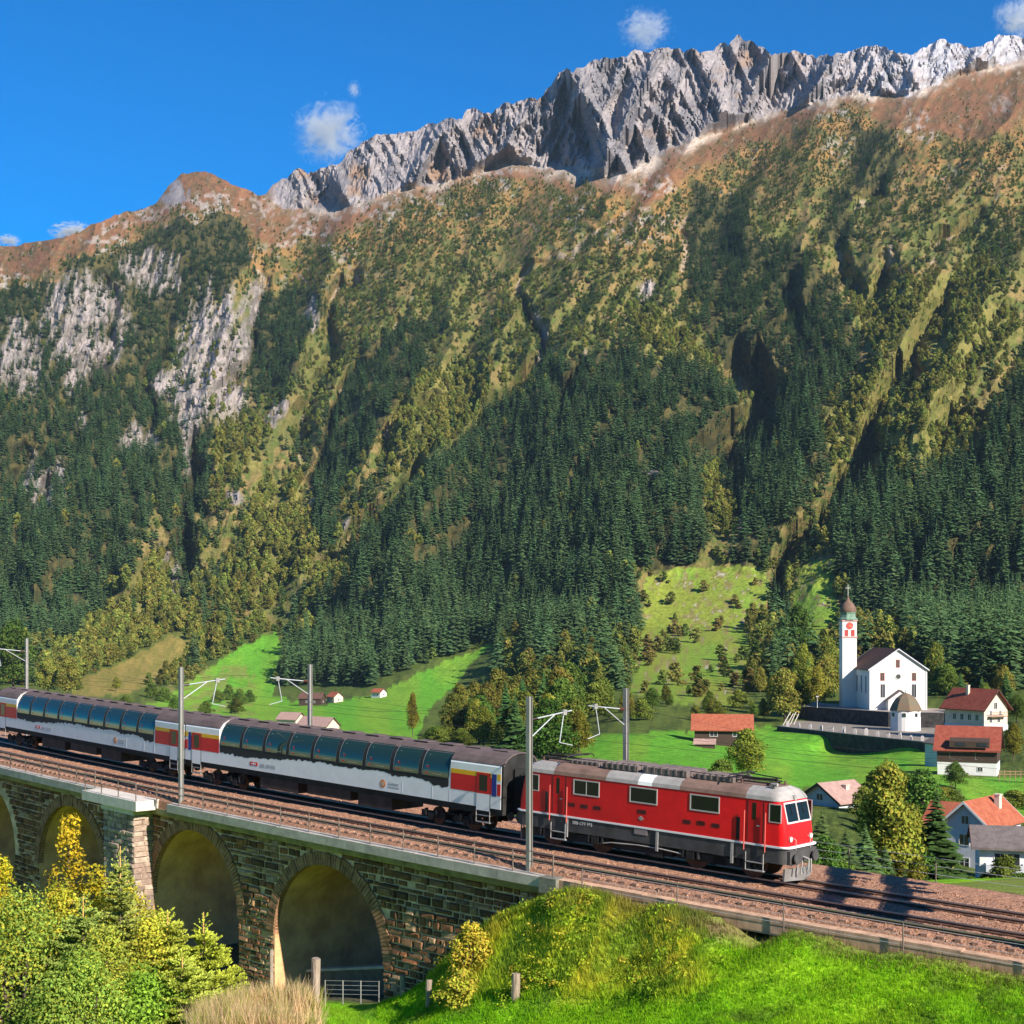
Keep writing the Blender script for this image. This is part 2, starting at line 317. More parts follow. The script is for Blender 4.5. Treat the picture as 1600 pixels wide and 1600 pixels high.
m_yellow = [[(560, 860), (640, 760), (740, 660), (860, 580), (870, 600), (790, 650), (720, 700), (640, 790), (560, 880), (500, 960), (480, 930)],
            [(1335, 470), (1370, 560), (1310, 660), (1290, 780), (1250, 850), (1300, 800), (1370, 680), (1430, 560), (1450, 470), (1400, 420)],
            [(1400, 430), (1550, 410), (1600, 520), (1520, 600), (1500, 740), (1400, 745), (1375, 700), (1440, 580)], [(-100, 1010), (100, 1000), (180, 920), (260, 860), (330, 900), (300, 990), (150, 1060)],
            [(330, 680), (400, 660), (420, 740), (330, 740)], [(1095, 730), (1120, 740), (1160, 800), (1120, 850), (1095, 800)], [(960, 470), (1040, 480), (1140, 590), (1000, 545)], [(400, 760), (470, 740), (490, 880), (400, 960), (330, 960)],
            [(640, 590), (740, 560), (760, 640), (650, 740), (600, 720)]]
m_green = [[(985, 1085), (1000, 960), (1010, 905), (1060, 888), (1190, 884), (1205, 930), (1165, 985), (1185, 1050), (1150, 1100), (1060, 1100)], [(1238, 905), (1262, 880), (1306, 868), (1312, 1010), (1270, 1050), (1235, 1010)]]
m_valley = [[(215, 1110), (300, 1062), (380, 1010), (432, 984), (446, 1030), (425, 1085), (500, 1104), (580, 1085), (640, 1058), (770, 1003), (742, 1030), (716, 1066), (668, 1110), (640, 1200), (200, 1200)], [(880, 1160), (940, 1148), (1350, 1130), (1480, 1165), (1350, 1232), (880, 1232)], [(1340, 1168), (1480, 1178), (1480, 1250), (1330, 1245)], [(1480, 1215), (1700, 1215), (1700, 1300), (1520, 1262)]]
m_straw = [[(120, 1065), (200, 1030), (272, 990), (304, 1010), (296, 1040), (205, 1085), (110, 1090)]]
def cov(polys): r = np.zeros(px.shape, bool); [r.__ior__(inpoly(qx, qy, p)) for p in polys]; return r
def cov0(polys):
    ex = px+7*(fbm(px/12., py/9., 3, 131)-.5)*2; ey = py+5*(fbm(px/12., py/9., 3, 141)-.5)*2
    r = np.zeros(px.shape, bool); [r.__ior__(inpoly(ex, ey, p)) for p in polys]; return r
c_con, c_yel, c_gre, c_val, c_str = cov(m_conif), cov(m_yellow), cov0(m_green), cov0(m_valley), cov0(m_straw)
n1 = fbm(px/9., py/9., 4, 151)[..., None]; n2 = fbm(px/45., py/45., 3, 161)[..., None]; n3 = vn(px/2.6, py/2.6, 171)[..., None]
C = lambda *c: np.array(c)
grd = lambda a, b, t: a+(b-a)*np.clip(t, 0, 1)
scrub = grd(grd(C(.13, .122, .036), C(.205, .148, .055), (n2-.35)*3), C(.085, .105, .025), (n1-.48)*5)
col = scrub
alp = grd(C(.185, .090, .045), C(.125, .080, .035), (n1-.4)*4); alp = grd(alp, C(.27, .20, .16), (n3*n1-.47)*5)
up = sstep(14, -14, qy-tl)[..., None]; col = grd(col, alp, up)
upper = (sstep(170, 10, qy-tl)*(1-up[..., 0]))[..., None]; col = grd(col, grd(C(.27, .14, .05), C(.10, .085, .03), (n1-.42)*7), upper*.75)
boul = (sstep(120, 0, np.abs(qy-tl))*sstep(.56, .64, fbm(px/7., py/6., 3, 181))*sstep(.5, .62, fbm(px/60., py/40., 2, 185)))[..., None]; col = grd(col, C(.34, .30, .27), boul*.7)
rockc = grd(grd(C(.265, .235, .235), C(.155, .145, .155), (fbm(px/20.+.02*py, py/44., 4, 191)[..., None]-.4)*4), C(.34, .30, .28), (n3-.6)*1.6)
rockc = grd(rockc, C(.24, .16, .11), (fbm(px/40., py/30., 3, 195)[..., None]-.58)*4)
snow = (sstep(1180, 1500, px)*sstep(.48, .62, ridged(px/11.+py/22., py/9., 3, 197)+.12*sstep(60, 0, py-ridge[:, None])))[..., None]; rockc = grd(rockc, C(.46, .46, .50), snow*.55)
rmask = sstep(2.5, -2.5, qy*.45+py*.55-rb+7*(fbm(px/6., py/6., 3, 305)-.5))*sstep(408, 436, px); lp = np.exp(-((px-272)/26)**2-((py-300)/22)**2)*sstep(.36, .52, fbm(px/8., py/20., 3, 7)+.12*(285-px)/20); rmask = np.maximum(rmask, sstep(.3, .5, lp))
col = grd(col, rockc, rmask[..., None])
tal = (np.exp(-((qy*.4+py*.6-rb-4)/(6+8*sstep(780, 900, px)*sstep(1150, 1000, px)))**2)*sstep(440, 520, px)*(.25+.75*sstep(.42, .6, fbm(px/20., py/20., 3, 201))))[..., None]; col = grd(col, C(.40, .335, .28), tal*.9)
gl = np.concatenate([np.zeros((NC, NR1)), gully], 1)
col = grd(col, C(.34, .26, .19), (sstep(.6, .95, gl)*sstep(.46, .6, fbm(px/16., py/16., 3, 211))*sstep(880, 800, py))[..., None]*.7)
spk = vn(px/1.7, py/1.5, 301)[..., None]*.55+vn(px/3.6, py/3., 303)[..., None]*.45; col = np.where((np.maximum(up[..., 0], rmask) > .3)[..., None], col*(.62+.76*spk), col)
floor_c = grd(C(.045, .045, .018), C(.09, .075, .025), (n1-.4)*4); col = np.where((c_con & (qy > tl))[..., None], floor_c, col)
clf = np.concatenate([np.zeros((NC, NR1)), cliff], 1)
col = np.where((c_yel & ~c_con)[..., None], grd(C(.19, .165, .048), C(.135, .14, .035), (n1-.4)*4), col)
col = grd(col, grd(C(.31, .265, .245), C(.17, .15, .13), (ridged(px/8., py/20., 3, 205)[..., None]-.55)*4), clf[..., None])
low = sstep(-30, 40, py-HOR)[..., None]*(py > 900)[..., None]
col = grd(col, grd(C(.085, .135, .022), C(.055, .085, .018), (n1-.4)*4), low*.8)
grn = grd(grd(C(.20, .24, .034), C(.15, .25, .03), (n2-.35)*3), C(.20, .17, .06), (n1-.55)*6); col = np.where(c_gre[..., None], grd(grn, C(.38, .36, .30), (n3*n1-.52)*7), col)
val = grd(C(.11, .31, .025), C(.17, .32, .03), (n2-.35)*3); val = grd(val, C(.09, .22, .022), (vn(px/30., py/2.2, 221)[..., None]-.72)*2.5); col = np.where(c_val[..., None], val, col)
col = np.where(c_str[..., None], grd(C(.26, .20, .055), C(.19, .17, .04), (n1-.4)*4), col)
pale = ((px > 250)*(px < 400)*(py > 1040)*(py < 1120))[..., None]*sstep(.45, .6, fbm(px/14., py/5., 3, 225))[..., None]; col = grd(col, C(.22, .20, .06), pale*.6)
col = np.concatenate([col]+[col[:, -1:]]*NB, 1)
# ------------------------------------------------------------------ the mesh
gm = bpy.data.materials.new('mountainside'); gm.use_nodes = True; nt = gm.node_tree; b = nt.nodes['Principled BSDF']; b.inputs['Roughness'].default_value = .95; b.inputs['Specular IOR Level'].default_value = .1
at_ = nt.nodes.new('ShaderNodeAttribute'); at_.attribute_name = 'tone'; tc = nt.nodes.new('ShaderNodeTexCoord')
nz = nt.nodes.new('ShaderNodeTexNoise'); nz.inputs['Scale'].default_value = .35; nz.inputs['Detail'].default_value = 7; nz.inputs['Roughness'].default_value = .7; nt.links.new(tc.outputs['Object'], nz.inputs['Vector'])
mr = nt.nodes.new('ShaderNodeMapRange'); mr.inputs[1].default_value = .3; mr.inputs[2].default_value = .7; mr.inputs[3].default_value = .62; mr.inputs[4].default_value = 1.35; nt.links.new(nz.outputs['Fac'], mr.inputs[0])
hv = nt.nodes.new('ShaderNodeHueSaturation'); nt.links.new(mr.outputs[0], hv.inputs['Value']); nt.links.new(at_.outputs['Color'], hv.inputs['Color']); nt.links.new(hv.outputs[0], b.inputs['Base Color'])
bp = nt.nodes.new('ShaderNodeBump'); bp.inputs['Distance'].default_value = 1.6; bp.inputs['Strength'].default_value = .8; nt.links.new(nz.outputs['Fac'], bp.inputs['Height']); nt.links.new(bp.outputs[0], b.inputs['Normal'])
idx = np.arange(NC*NRW).reshape(NC, NRW)
quads = np.stack([idx[:-1, :-1], idx[1:, :-1], idx[1:, 1:], idx[:-1, 1:]], -1).reshape(-1, 4)
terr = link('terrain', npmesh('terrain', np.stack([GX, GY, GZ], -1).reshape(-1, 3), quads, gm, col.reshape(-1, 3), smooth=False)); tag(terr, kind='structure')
def ground(pxx, pyy):         # depth of the valley ground seen at a point of the picture
    i = np.clip(np.searchsorted(cx, pxx)-1, 0, NC-2); t = (pxx-cx[i])/(cx[i+1]-cx[i])
    f = lambda k: np.interp(-pyy, -PY[k], DD[k]); return float(f(i)*(1-t)+f(i+1)*t)
def spot(pxx, pyy): return at(pxx, pyy, ground(pxx, pyy))

# ================================================================== TREES
def leaf_quads(P, N, size, rng, asp=.6):
    n = len(P); N = N/np.linalg.norm(N, axis=1, keepdims=True); r = rng.normal(size=(n, 3)); u = np.cross(N, r); u /= np.linalg.norm(u, axis=1, keepdims=True); w = np.cross(N, u)
    s = (np.asarray(size)*rng.uniform(.65, 1.35, n))[:, None]
    V = np.stack([P-u*s, P+w*s*asp, P+u*s, P-w*s*asp], 1).reshape(-1, 3)
    return V, np.arange(4*n).reshape(n, 4)
def spruce_mesh(name, h, r, whorls, per, m, rng, jitter=.25, lean=0., narrow=1.):
    """drooping sprays of needles in whorls round a straight stem: each spray a folded kite of four triangles"""
    V = []; Fc = []; Cc = []
    for k in range(whorls):
        t = (k+.3)/whorls; z = h*(.06+.94*t**.92); R = r*(1-t)**.85*narrow*rng.uniform(.82, 1.15)+.02*r
        n = max(3, int(per*(1-.55*t))); a0 = rng.uniform(0, 6.28)
        for i in range(n):
            a = a0+2*math.pi*i/n+rng.normal()*.22; L = R*(1+rng.normal()*jitter); L = max(L, .1*R); zz = z+rng.normal()*h/whorls*.4
            ca, sa = math.cos(a), math.sin(a); wd = L*rng.uniform(.26, .42)+.03*r; dr = -L*rng.uniform(.25, .5)+.12*L; b = len(V)
            V += [(0, 0, zz+.05*h/whorls), (ca*L*.55-sa*wd, sa*L*.55+ca*wd, zz+dr*.55-.25*wd), (ca*L, sa*L, zz+dr), (ca*L*.55+sa*wd, sa*L*.55-ca*wd, zz+dr*.55-.25*wd), (ca*L*.6, sa*L*.6, zz+dr*.45+.12*wd)]
            Fc += [(b, b+1, b+4), (b+1, b+2, b+4), (b+2, b+3, b+4), (b+3, b, b+4)]
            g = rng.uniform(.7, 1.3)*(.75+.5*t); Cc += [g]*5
    b = len(V); V += [(0, 0, h*1.03), (.03*r, 0, h*.9), (-.02*r, .03*r, h*.9), (-.02*r, -.03*r, h*.9)]; Fc += [(b, b+1, b+2), (b, b+2, b+3), (b, b+3, b+1)]; Cc += [1.2]*4
    return np.array(V), np.array(Fc), np.array(Cc)
def trunk_mb(h, r0, r1=.25, n=6, limbs=(), seed=0):
    mb = MB(); rg = random.Random(seed); p = Vector((0, 0, -.3)); k = 4
    for i in range(k):
        q = Vector((rg.uniform(-.02, .02)*h, rg.uniform(-.02, .02)*h, h*(i+1)/k)); mb.tube(p, q, r0*(1-(1-r1)*i/k), r0*(1-(1-r1)*(i+1)/k), n=n, caps=False); p = q
    for a, b, r in limbs: mb.tube(a, b, r, r*.35, n=5, caps=False)
    return mb
def broad_crown(h, r, lobes, per, leaf, rng, base=.25, tall=1.):
    """leaf sprays on the shells of many overlapping lobes, thinner inside, gaps between"""
    Ps = []; Ns = []; Cs = []; ends = []
    for k in range(lobes):
        t = (k+.5)/lobes; z = h*(base+(1-base)*(.08+.86*t)); rad = r*math.sin(math.pi*min(1, .18+.8*t)**.8)*.78; a = k*2.4+rng.normal()*.5; rr = rad*rng.uniform(.25, .95)
        c = np.array([math.cos(a)*rr, math.sin(a)*rr, z]); ends.append(c); lr = r*rng.uniform(.30, .52)*(1.1-.45*t)
        d = rng.normal(size=(per, 3)); d /= np.linalg.norm(d, axis=1, keepdims=True); d[:, 2] = np.where(d[:, 2] < -.35, -d[:, 2], d[:, 2])
        q = rng.uniform(.55, 1.12, (per, 1)); P = c+d*q*lr*np.array([1, 1, .85*tall]); Ps.append(P); Ns.append(d+rng.normal(size=(per, 3))*.55)
        Cs.append(np.full(per, rng.uniform(.72, 1.3))*rng.uniform(.75, 1.25, per))
    P = np.concatenate(Ps); V, Fa = leaf_quads(P, np.concatenate(Ns), leaf, rng); return V, Fa, np.repeat(np.concatenate(Cs), 4), ends
def tones(base, g, rng, alt=None, p=.0):
    c = np.array(base)[None]*g[:, None]
    if alt is not None: s = np.repeat(rng.uniform(size=len(g)//4+1) < p, 4)[:len(g)]; c[s] = np.array(alt)[None]*g[s][:, None]
    return c
M_leaf = leafmat('foliage'); M_needle = leafmat('needles', rnd=.3, transl=.12, hue=.02); M_bark = mat('bark', (.10, .075, .055), .9, var=.4, scale=6, bump=.02)

# ---- far trees, one mesh each (too small in the photo to show parts)
def far_spruce(seed, tint):
    rng = np.random.default_rng(seed); V, Fc, g = spruce_mesh('s', 1, .17, 11, 9, None, rng); mb_r = .012
    V = np.concatenate([V, [(mb_r, 0, -.1), (-mb_r, mb_r, -.1), (-mb_r, -mb_r, -.1), (0, 0, .6)]]); b = len(V)-4
    Fc = np.concatenate([Fc, [(b, b+1, b+3), (b+1, b+2, b+3), (b+2, b, b+3)]]); g = np.concatenate([g, [.5]*4])
    return npmesh('far_spruce', V, Fc, M_needle, tones(tint, g, rng))
def far_broad(seed, tint, alt, tall=1.25, lobes=13, per=26, leaf=.085, base=.12):
    rng = np.random.default_rng(seed); V, Fa, g, ends = broad_crown(1, .36, lobes, per, leaf, rng, base, tall)
    b = len(V); V = np.concatenate([V, [(.02, 0, -.1), (-.02, .02, -.1), (-.02, -.02, -.1), (0, 0, .7)]]); Fa = np.concatenate([Fa, [(b, b+1, b+3, b+3), (b+1, b+2, b+3, b+3), (b+2, b, b+3, b+3)]]) if False else Fa; V = V[:b]
    return npmesh('far_broad', V, Fa, M_leaf, tones(tint, g, rng, alt, .25))
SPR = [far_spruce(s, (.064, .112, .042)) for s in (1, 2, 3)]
YEL = [far_broad(s, (.155, .180, .036), (.24, .20, .042), 1.25, 15, 62, .047) for s in (5, 6, 7)]
GRN = [far_broad(s, (.095, .135, .028), (.135, .155, .034), 1., 10, 56, .066, .02) for s in (8, 9)]
BRN = [far_broad(s, (.18, .155, .042), (.14, .145, .035), .9, 9, 52, .07, .0) for s in (12, 13)]

# ---- how many of each kind stand in each cell of the slope
pxc, pyc = px[:-1, :-1], py[:-1, :-1]; A = lambda a: a[:-1, :NRW-NB-1]
ax = (GX[1:, :-1]-GX[:-1, :-1])[:, :NRW-NB-1]; ay = (GY[1:, :-1]-GY[:-1, :-1])[:, :NRW-NB-1]; bx_ = (GX[:-1, 1:]-GX[:-1, :-1])[:, :NRW-NB-1]; by_ = (GY[:-1, 1:]-GY[:-1, :-1])[:, :NRW-NB-1]
area = np.abs(ax*by_-ay*bx_)
s_ = lambda a: a[:-1, :-1]
below = sstep(-12, 26, s_(qy-tl)); openg = s_(c_gre | c_val | c_str); rockish = np.maximum(s_(rmask), s_(np.concatenate([np.zeros((NC, NR1)), cliff], 1))); gch = s_(sstep(.6, .9, gl))*(pyc < 860)
wood = below*(1-.85*rockish)*(1-.85*gch)*~openg*(pyc < 1090)
lowlim = np.where(pxc < 640, 1075, np.where(pxc < 900, 1120, np.where(pxc < 1210, 1085, np.where(pxc < 1330, 1075, np.where(pxc < 1460, 1045, 1082))))); lowlim = np.where((pxc > 590) & (pxc < 775), np.minimum(lowlim, 1062-(pxc-590)*.31), lowlim); wood = wood*(pyc < lowlim)
con = s_(c_con); yel = s_(c_yel) & ~con; mixn = s_(fbm(px/38., py/60., 3, 231)); hi = sstep(330, 30, s_(qy-tl))
holes = .25+.75*sstep(.36, .46, s_(fbm(px/13., py/15., 3, 241)))
dens_s = wood*np.where(con, 1/24.*(.35+.65*holes), np.where(yel, 1/900., sstep(.42, .58, mixn)/62.*(1-.3*hi)*holes))
dens_y = wood*np.where(con, 1/1500., np.where(yel, 1/21., sstep(.60, .42, mixn)/95.*(1-.75*hi)))
dens_g = wood*np.where(con, 1/900., np.where(yel, 1/110., 1/27.*(.6+hi)*holes)) + .010*sstep(-75, -5, s_(qy-tl))*(1-below)*(1-rockish)*sstep(.5, .6, s_(fbm(px/15., py/15., 3, 251)))
dens_b = wood*np.where(con, 0, np.where(yel, 1/140., 1/100.*(.5+hi)))
lowmid = (pxc > 620)*(pxc < 1010)*(pyc > 960); dens_y = dens_y*np.where(lowmid, .35, 1); dens_b = dens_b*np.where(lowmid, .3, 1); dens_s = dens_s*np.where(lowmid & ~con, 2.0, 1)
dens_g += s_(c_gre)*.0035*sstep(.52, .62, s_(fbm(px/16., py/12., 3, 261))); dens_b += s_(c_gre)*.001
uq = pxc+(.34+.22*sstep(500, 1100, pxc))*(pyc-500)+30*(fbm(pxc/40., pyc/40., 3, 311)-.5); strip = sstep(.74, .86, ridged(uq/62., pyc/330., 2, 313))*sstep(.42, .52, fbm(pxc/120., pyc/120., 2, 317))*(pyc < 1000)
op = 1-.88*strip*~con; dens_s = dens_s*op; dens_y = dens_y*op; dens_g = dens_g*(1-.6*strip*~con); dens_b = dens_b*op
def scatter(dens, hfun, rng):
    n = rng.poisson(np.clip(dens*area, 0, 6)); ii, jj = np.nonzero(n); rep = n[ii, jj]; ii = np.repeat(ii, rep); jj = np.repeat(jj, rep); u = rng.uniform(size=len(ii)); v = rng.uniform(size=len(ii))
    def bl(a): return a[ii, jj]*(1-u)*(1-v)+a[ii+1, jj]*u*(1-v)+a[ii+1, jj+1]*u*v+a[ii, jj+1]*(1-u)*v
    P = np.stack([bl(GX), bl(GY), bl(GZ)-.3], -1); Y = bl(PY); Xp = bl(PX); h = hfun(Xp, Y)*rng.uniform(.48, 1.36, len(ii)); return P, h, rng.uniform(0, 6.28, len(ii)), Xp, Y
hs_ = lambda x, y: np.interp(y, [200, 350, 500, 700, 900, 1100], [7, 9, 13, 18, 22, 23])*np.where(x < 600, .92, 1)
hy_ = lambda x, y: np.interp(y, [300, 500, 700, 900, 1100], [4, 6.5, 9, 11, 11.5])
hg_ = lambda x, y: np.interp(y, [200, 400, 600, 900, 1100], [2.2, 3.4, 4.6, 6, 6.5])
hb_ = lambda x, y: np.interp(y, [200, 400, 600, 900, 1100], [2.2, 3.1, 4.6, 6, 6.5])
def gn_scatter(name, P, h, rot, proto_obj, sxy, mesh_fallback=None):
    me = bpy.data.meshes.new(name); me.vertices.add(len(P)); me.vertices.foreach_set('co', P.astype(np.float32).ravel())
    for nm, arr in (('rot', rot),): a = me.attributes.new(nm, 'FLOAT', 'POINT'); a.data.foreach_set('value', arr.astype(np.float32))
    a = me.attributes.new('size', 'FLOAT_VECTOR', 'POINT'); a.data.foreach_set('vector', np.stack([h*sxy, h*sxy, h], -1).astype(np.float32).ravel())
    o = link(name, me); tag(o, kind='stuff')
    ng = bpy.data.node_groups.new(name, 'GeometryNodeTree'); ng.interface.new_socket('Geometry', in_out='INPUT', socket_type='NodeSocketGeometry'); ng.interface.new_socket('Geometry', in_out='OUTPUT', socket_type='NodeSocketGeometry')
    N = ng.nodes.new; L = ng.links.new; gi, go, ip, oi = N('NodeGroupInput'), N('NodeGroupOutput'), N('GeometryNodeInstanceOnPoints'), N('GeometryNodeObjectInfo')
    oi.inputs['Object'].default_value = proto_obj; oi.transform_space = 'ORIGINAL'; oi.inputs['As Instance'].default_value = True
    nr, nsz, cb = N('GeometryNodeInputNamedAttribute'), N('GeometryNodeInputNamedAttribute'), N('ShaderNodeCombineXYZ'); nr.data_type = 'FLOAT'; nr.inputs[0].default_value = 'rot'; nsz.data_type = 'FLOAT_VECTOR'; nsz.inputs[0].default_value = 'size'
    L(gi.outputs[0], ip.inputs['Points']); L(oi.outputs['Geometry'], ip.inputs['Instance']); L(nr.outputs[0], cb.inputs[2]); L(cb.outputs[0], ip.inputs['Rotation']); L(nsz.outputs[0], ip.inputs['Scale']); L(ip.outputs[0], go.inputs[0])
    md = o.modifiers.new('scatter', 'NODES'); md.node_group = ng; return o
LBL = {'spruce_tree': 'dark green spruce', 'autumn_tree': 'yellow green broadleaf tree', 'alder_bush': 'low dark green bush', 'russet_bush': 'low russet bush'}
ZONES = [(lambda x, y: y < 420, 'high on the slope close below the brown alpine grass'), (lambda x, y: x > 1470 and y > 930, 'in the forest edge above the red roofed houses'), (lambda x, y: x > 1320 and y > 930, 'in the forest edge close behind the white church'), (lambda x, y: x > 1470 and y > 760, 'halfway up the forest at the right edge of the view'), (lambda x, y: x > 1320 and y > 760, 'halfway up the forest above the church roof'), (lambda x, y: x > 1320, 'high on the mountainside far above the white church'), (lambda x, y: x > 1000 and y > 870, 'on or beside the sunny mountain pasture left of the church tower'), (lambda x, y: x > 1000, 'on the mountainside straight above the sunny pasture'), (lambda x, y: x > 640, 'on the mountainside behind the two masts at the locomotive'), (lambda x, y: x > 430, 'on the mountainside above the green valley meadow'), (lambda x, y: y > 940, 'at the foot of the slope above the farther coach'), (lambda x, y: True, 'on the left flank of the mountain among the grey cliffs')]
def zone(x, y): return next(z for f, z in ZONES if f(x, y))
counts = {}
for kind, dens, hf, protos, sxy, stuff in (('spruce_tree', dens_s, hs_, SPR, 1., 'spruce_forest'), ('autumn_tree', dens_y, hy_, YEL, 1., 'autumn_woodland'), ('alder_bush', dens_g, hg_, GRN, 1.35, 'alder_scrub'), ('russet_bush', dens_b, hb_, BRN, 1.4, 'russet_scrub')):
    P, h, rot, Xp, Yp = scatter(dens, hf, RNG)
    inview = (Xp > 5) & (Xp < 1595) & (Yp > 60); big = h/P[:, 1]*inview; order = np.argsort(-big); pick = order[:290]; rest = np.ones(len(P), bool); rest[pick] = False
    counts[kind] = len(P); first = {}
    for n_, k in enumerate(pick):
        me = protos[n_ % len(protos)]; o = link(kind, me); o.location = P[k]; o.rotation_euler = (0, 0, rot[k]); o.scale = (h[k]*sxy, h[k]*sxy, h[k]); zn = LBL[kind]+' '+zone(Xp[k], Yp[k]); tag(o, zn, 'tree' if 'tree' in kind else 'bush', kind.replace('_', ' ')+' group '+zone(Xp[k], Yp[k])); first.setdefault(n_ % len(protos), o)
    ri = np.nonzero(rest)[0]; RNG.shuffle(ri)
    for v in range(len(protos)): sel = ri[v::len(protos)]; gn_scatter(stuff, P[sel], h[sel], rot[sel], first[v], sxy)
print('far trees', counts)

# ================================================================== RAILWAY
M_ballast = mat('ballast', (.16, .075, .045), .95, col2=(.46, .255, .165), scale=9, bump=.05, bscale=14, detail=9, spec=.15)
M_concrete = mat('concrete', (.36, .33, .29), .9, var=.22, scale=1.6, bump=.006, bscale=30, spec=.2)
M_conc_l = mat('pale_concrete', (.55, .50, .44), .9, var=.15, scale=2, spec=.2)
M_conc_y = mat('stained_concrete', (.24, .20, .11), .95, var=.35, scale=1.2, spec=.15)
M_rust = mat('rusty_steel', (.10, .05, .032), .8, var=.4, scale=5)
M_railtop = mat('rail_head', (.42, .38, .36), .35, metal=.8)
M_galv = mat('galvanised_steel', (.42, .43, .44), .5, metal=.25, var=.15, scale=2)
M_galv_l = mat('pale_tube', (.46, .48, .50), .45, metal=.2)
M_mast = mat('mast_steel', (.24, .235, .22), .65, metal=.1, var=.2, scale=1.2, stretch=(3, 3, .5))
M_sleeper = mat('sleeper', (.27, .155, .11), .9, var=.3, scale=4)
M_black = mat('black_rubber', (.012, .012, .013), .7)
M_railing = mat('railing_steel', (.17, .13, .11), .6, metal=.2, var=.3, scale=3)
M_insul = mat('brown_insulator', (.10, .04, .025), .3)
M_dark_box = mat('dark_box', (.03, .03, .032), .6)
M_wire = mat('copper_wire', (.12, .09, .08), .5, metal=.6)
SS = np.arange(-46, 112.1, 1.0)
# ---- ballast bed (structure), slightly uneven, with a shallow trough between the tracks
prof = [(-7.2, -1.1), (-6.3, -.47), (-4.8, -.45), (-3.6, -.38), (-2.3, -.14), (-.9, -.17), (-.62, -.2), (0, -.17), (.62, -.2), (.9, -.17), (1.9, -.19), (2.9, -.17), (3.05, -.2), (3.67, -.17), (4.29, -.2), (4.5, -.17), (4.85, -.28), (5.06, -.5), (5.1, -1.0)]
ss = np.arange(-46, 112, .22); nn = np.concatenate([np.linspace(a[0], b[0], 5)[:-1] for a, b in zip(prof, prof[1:])]+[[prof[-1][0]]]); zz = np.interp(nn, [p[0] for p in prof], [p[1] for p in prof])
SG, NG = np.meshgrid(ss, nn, indexing='ij'); ZG = zz[None]+(RNG.uniform(-.5, .5, SG.shape)*.05+(fbm(SG*.6, NG*.8, 2, 300)-.5)*.06)*(np.abs(NG-0) < 5.0+1.2*(NG < 0))
aa = PHI+KAP*SG; BXv = X0-(np.sin(aa)-math.sin(PHI))/KAP-np.sin(aa)*NG; BYv = D0-(np.cos(aa)-math.cos(PHI))/KAP-np.cos(aa)*NG; BZv = ZG+GRD*SG
bi = np.arange(SG.size).reshape(SG.shape); bq = np.stack([bi[:-1, :-1], bi[1:, :-1], bi[1:, 1:], bi[:-1, 1:]], -1).reshape(-1, 4)
tag(link('ballast_bed', npmesh('ballast_bed', np.stack([BXv, BYv, BZv], -1).reshape(-1, 3), bq, M_ballast, smooth=False)), kind='structure')
# loose stones on the bed
ns = 26000; s_r = RNG.uniform(-14, 60, ns); n_r = RNG.uniform(-4.4, 4.9, ns); keep = ~((np.abs(np.abs(n_r)-.62) < .1) | (np.abs(np.abs(n_r-3.67)-.62) < .1) | ((np.abs(n_r) < 1.4) & (s_r > .5))); s_r, n_r = s_r[keep], n_r[keep]
a_r = PHI+KAP*s_r; zc = np.interp(n_r, [p[0] for p in prof], [p[1] for p in prof])+.015
C0 = np.stack([X0-(np.sin(a_r)-math.sin(PHI))/KAP-np.sin(a_r)*n_r, D0-(np.cos(a_r)-math.cos(PHI))/KAP-np.cos(a_r)*n_r, zc+GRD*s_r], -1)
tet = RNG.normal(size=(len(C0), 4, 3)); tet /= np.linalg.norm(tet, axis=2, keepdims=True); V = (C0[:, None]+tet*RNG.uniform(.025, .06, (len(C0), 1, 1))).reshape(-1, 3); b0 = np.arange(len(C0))*4
Fs = np.concatenate([np.stack([b0+i, b0+j, b0+k], -1) for i, j, k in ((0, 1, 2), (0, 2, 3), (0, 3, 1), (1, 3, 2))])
M_stone_l = leafmat('ballast_stone', None, None, 0, 0, 0); g = RNG.uniform(.5, 1.5, len(C0)); tag(link('ballast_stones', npmesh('ballast_stones', V, Fs, M_stone_l, np.repeat(np.array([[.34, .19, .125]])*g[:, None], 4, 0))), kind='stuff')
def sweep(mb, prof2, s0, s1, step=1.0, mi=0, cap=True):      # extrude an (n, z) outline along the railway
    k = max(1, int(round((s1-s0)/step))); rings = [[track(s0+(s1-s0)*i/k, n, z) for n, z in prof2] for i in range(k+1)]
    return mb.loft(rings, mi, cap=cap)
# ---- two tracks
for off, lab in ((.2, 'far'), (3.67, 'near')):
    tr = empty('railway_track', track(0, off, 0)); tr['kind'] = 'structure'; L0 = tr.matrix_world
    for e in (-.62, .62):
        mb = MB(); c = off+e
        sweep(mb, [(c-.075, -.17), (c+.075, -.17), (c+.075, -.14), (c+.02, -.12), (c+.02, -.05), (c-.02, -.05), (c-.02, -.12), (c-.075, -.14)], -46, 112, 1.5, 0)
        sweep(mb, [(c-.036, -.052), (c+.036, -.052), (c+.036, -.004), (c-.036, -.004)], -46, 112, 1.5, 1)
        r_ = mb.build('rail', [M_rust, M_railtop], tr); r_.matrix_parent_inverse = Matrix.Translation(-tr.location)
    mb = MB()
    for i in range(240):
        s = -46+i*.62; M = tframe(s, off, 0); w = random.uniform(-.02, .02); mb.box(-.12, .12, -1.2, 1.2, -.3, -.20+random.uniform(-.008, .008), 0, M @ Matrix.Rotation(w*.3, 4, 'Z'))
    o = mb.build('sleepers', M_sleeper, tr); o['kind'] = 'stuff'; o.matrix_parent_inverse = Matrix.Translation(-tr.location)

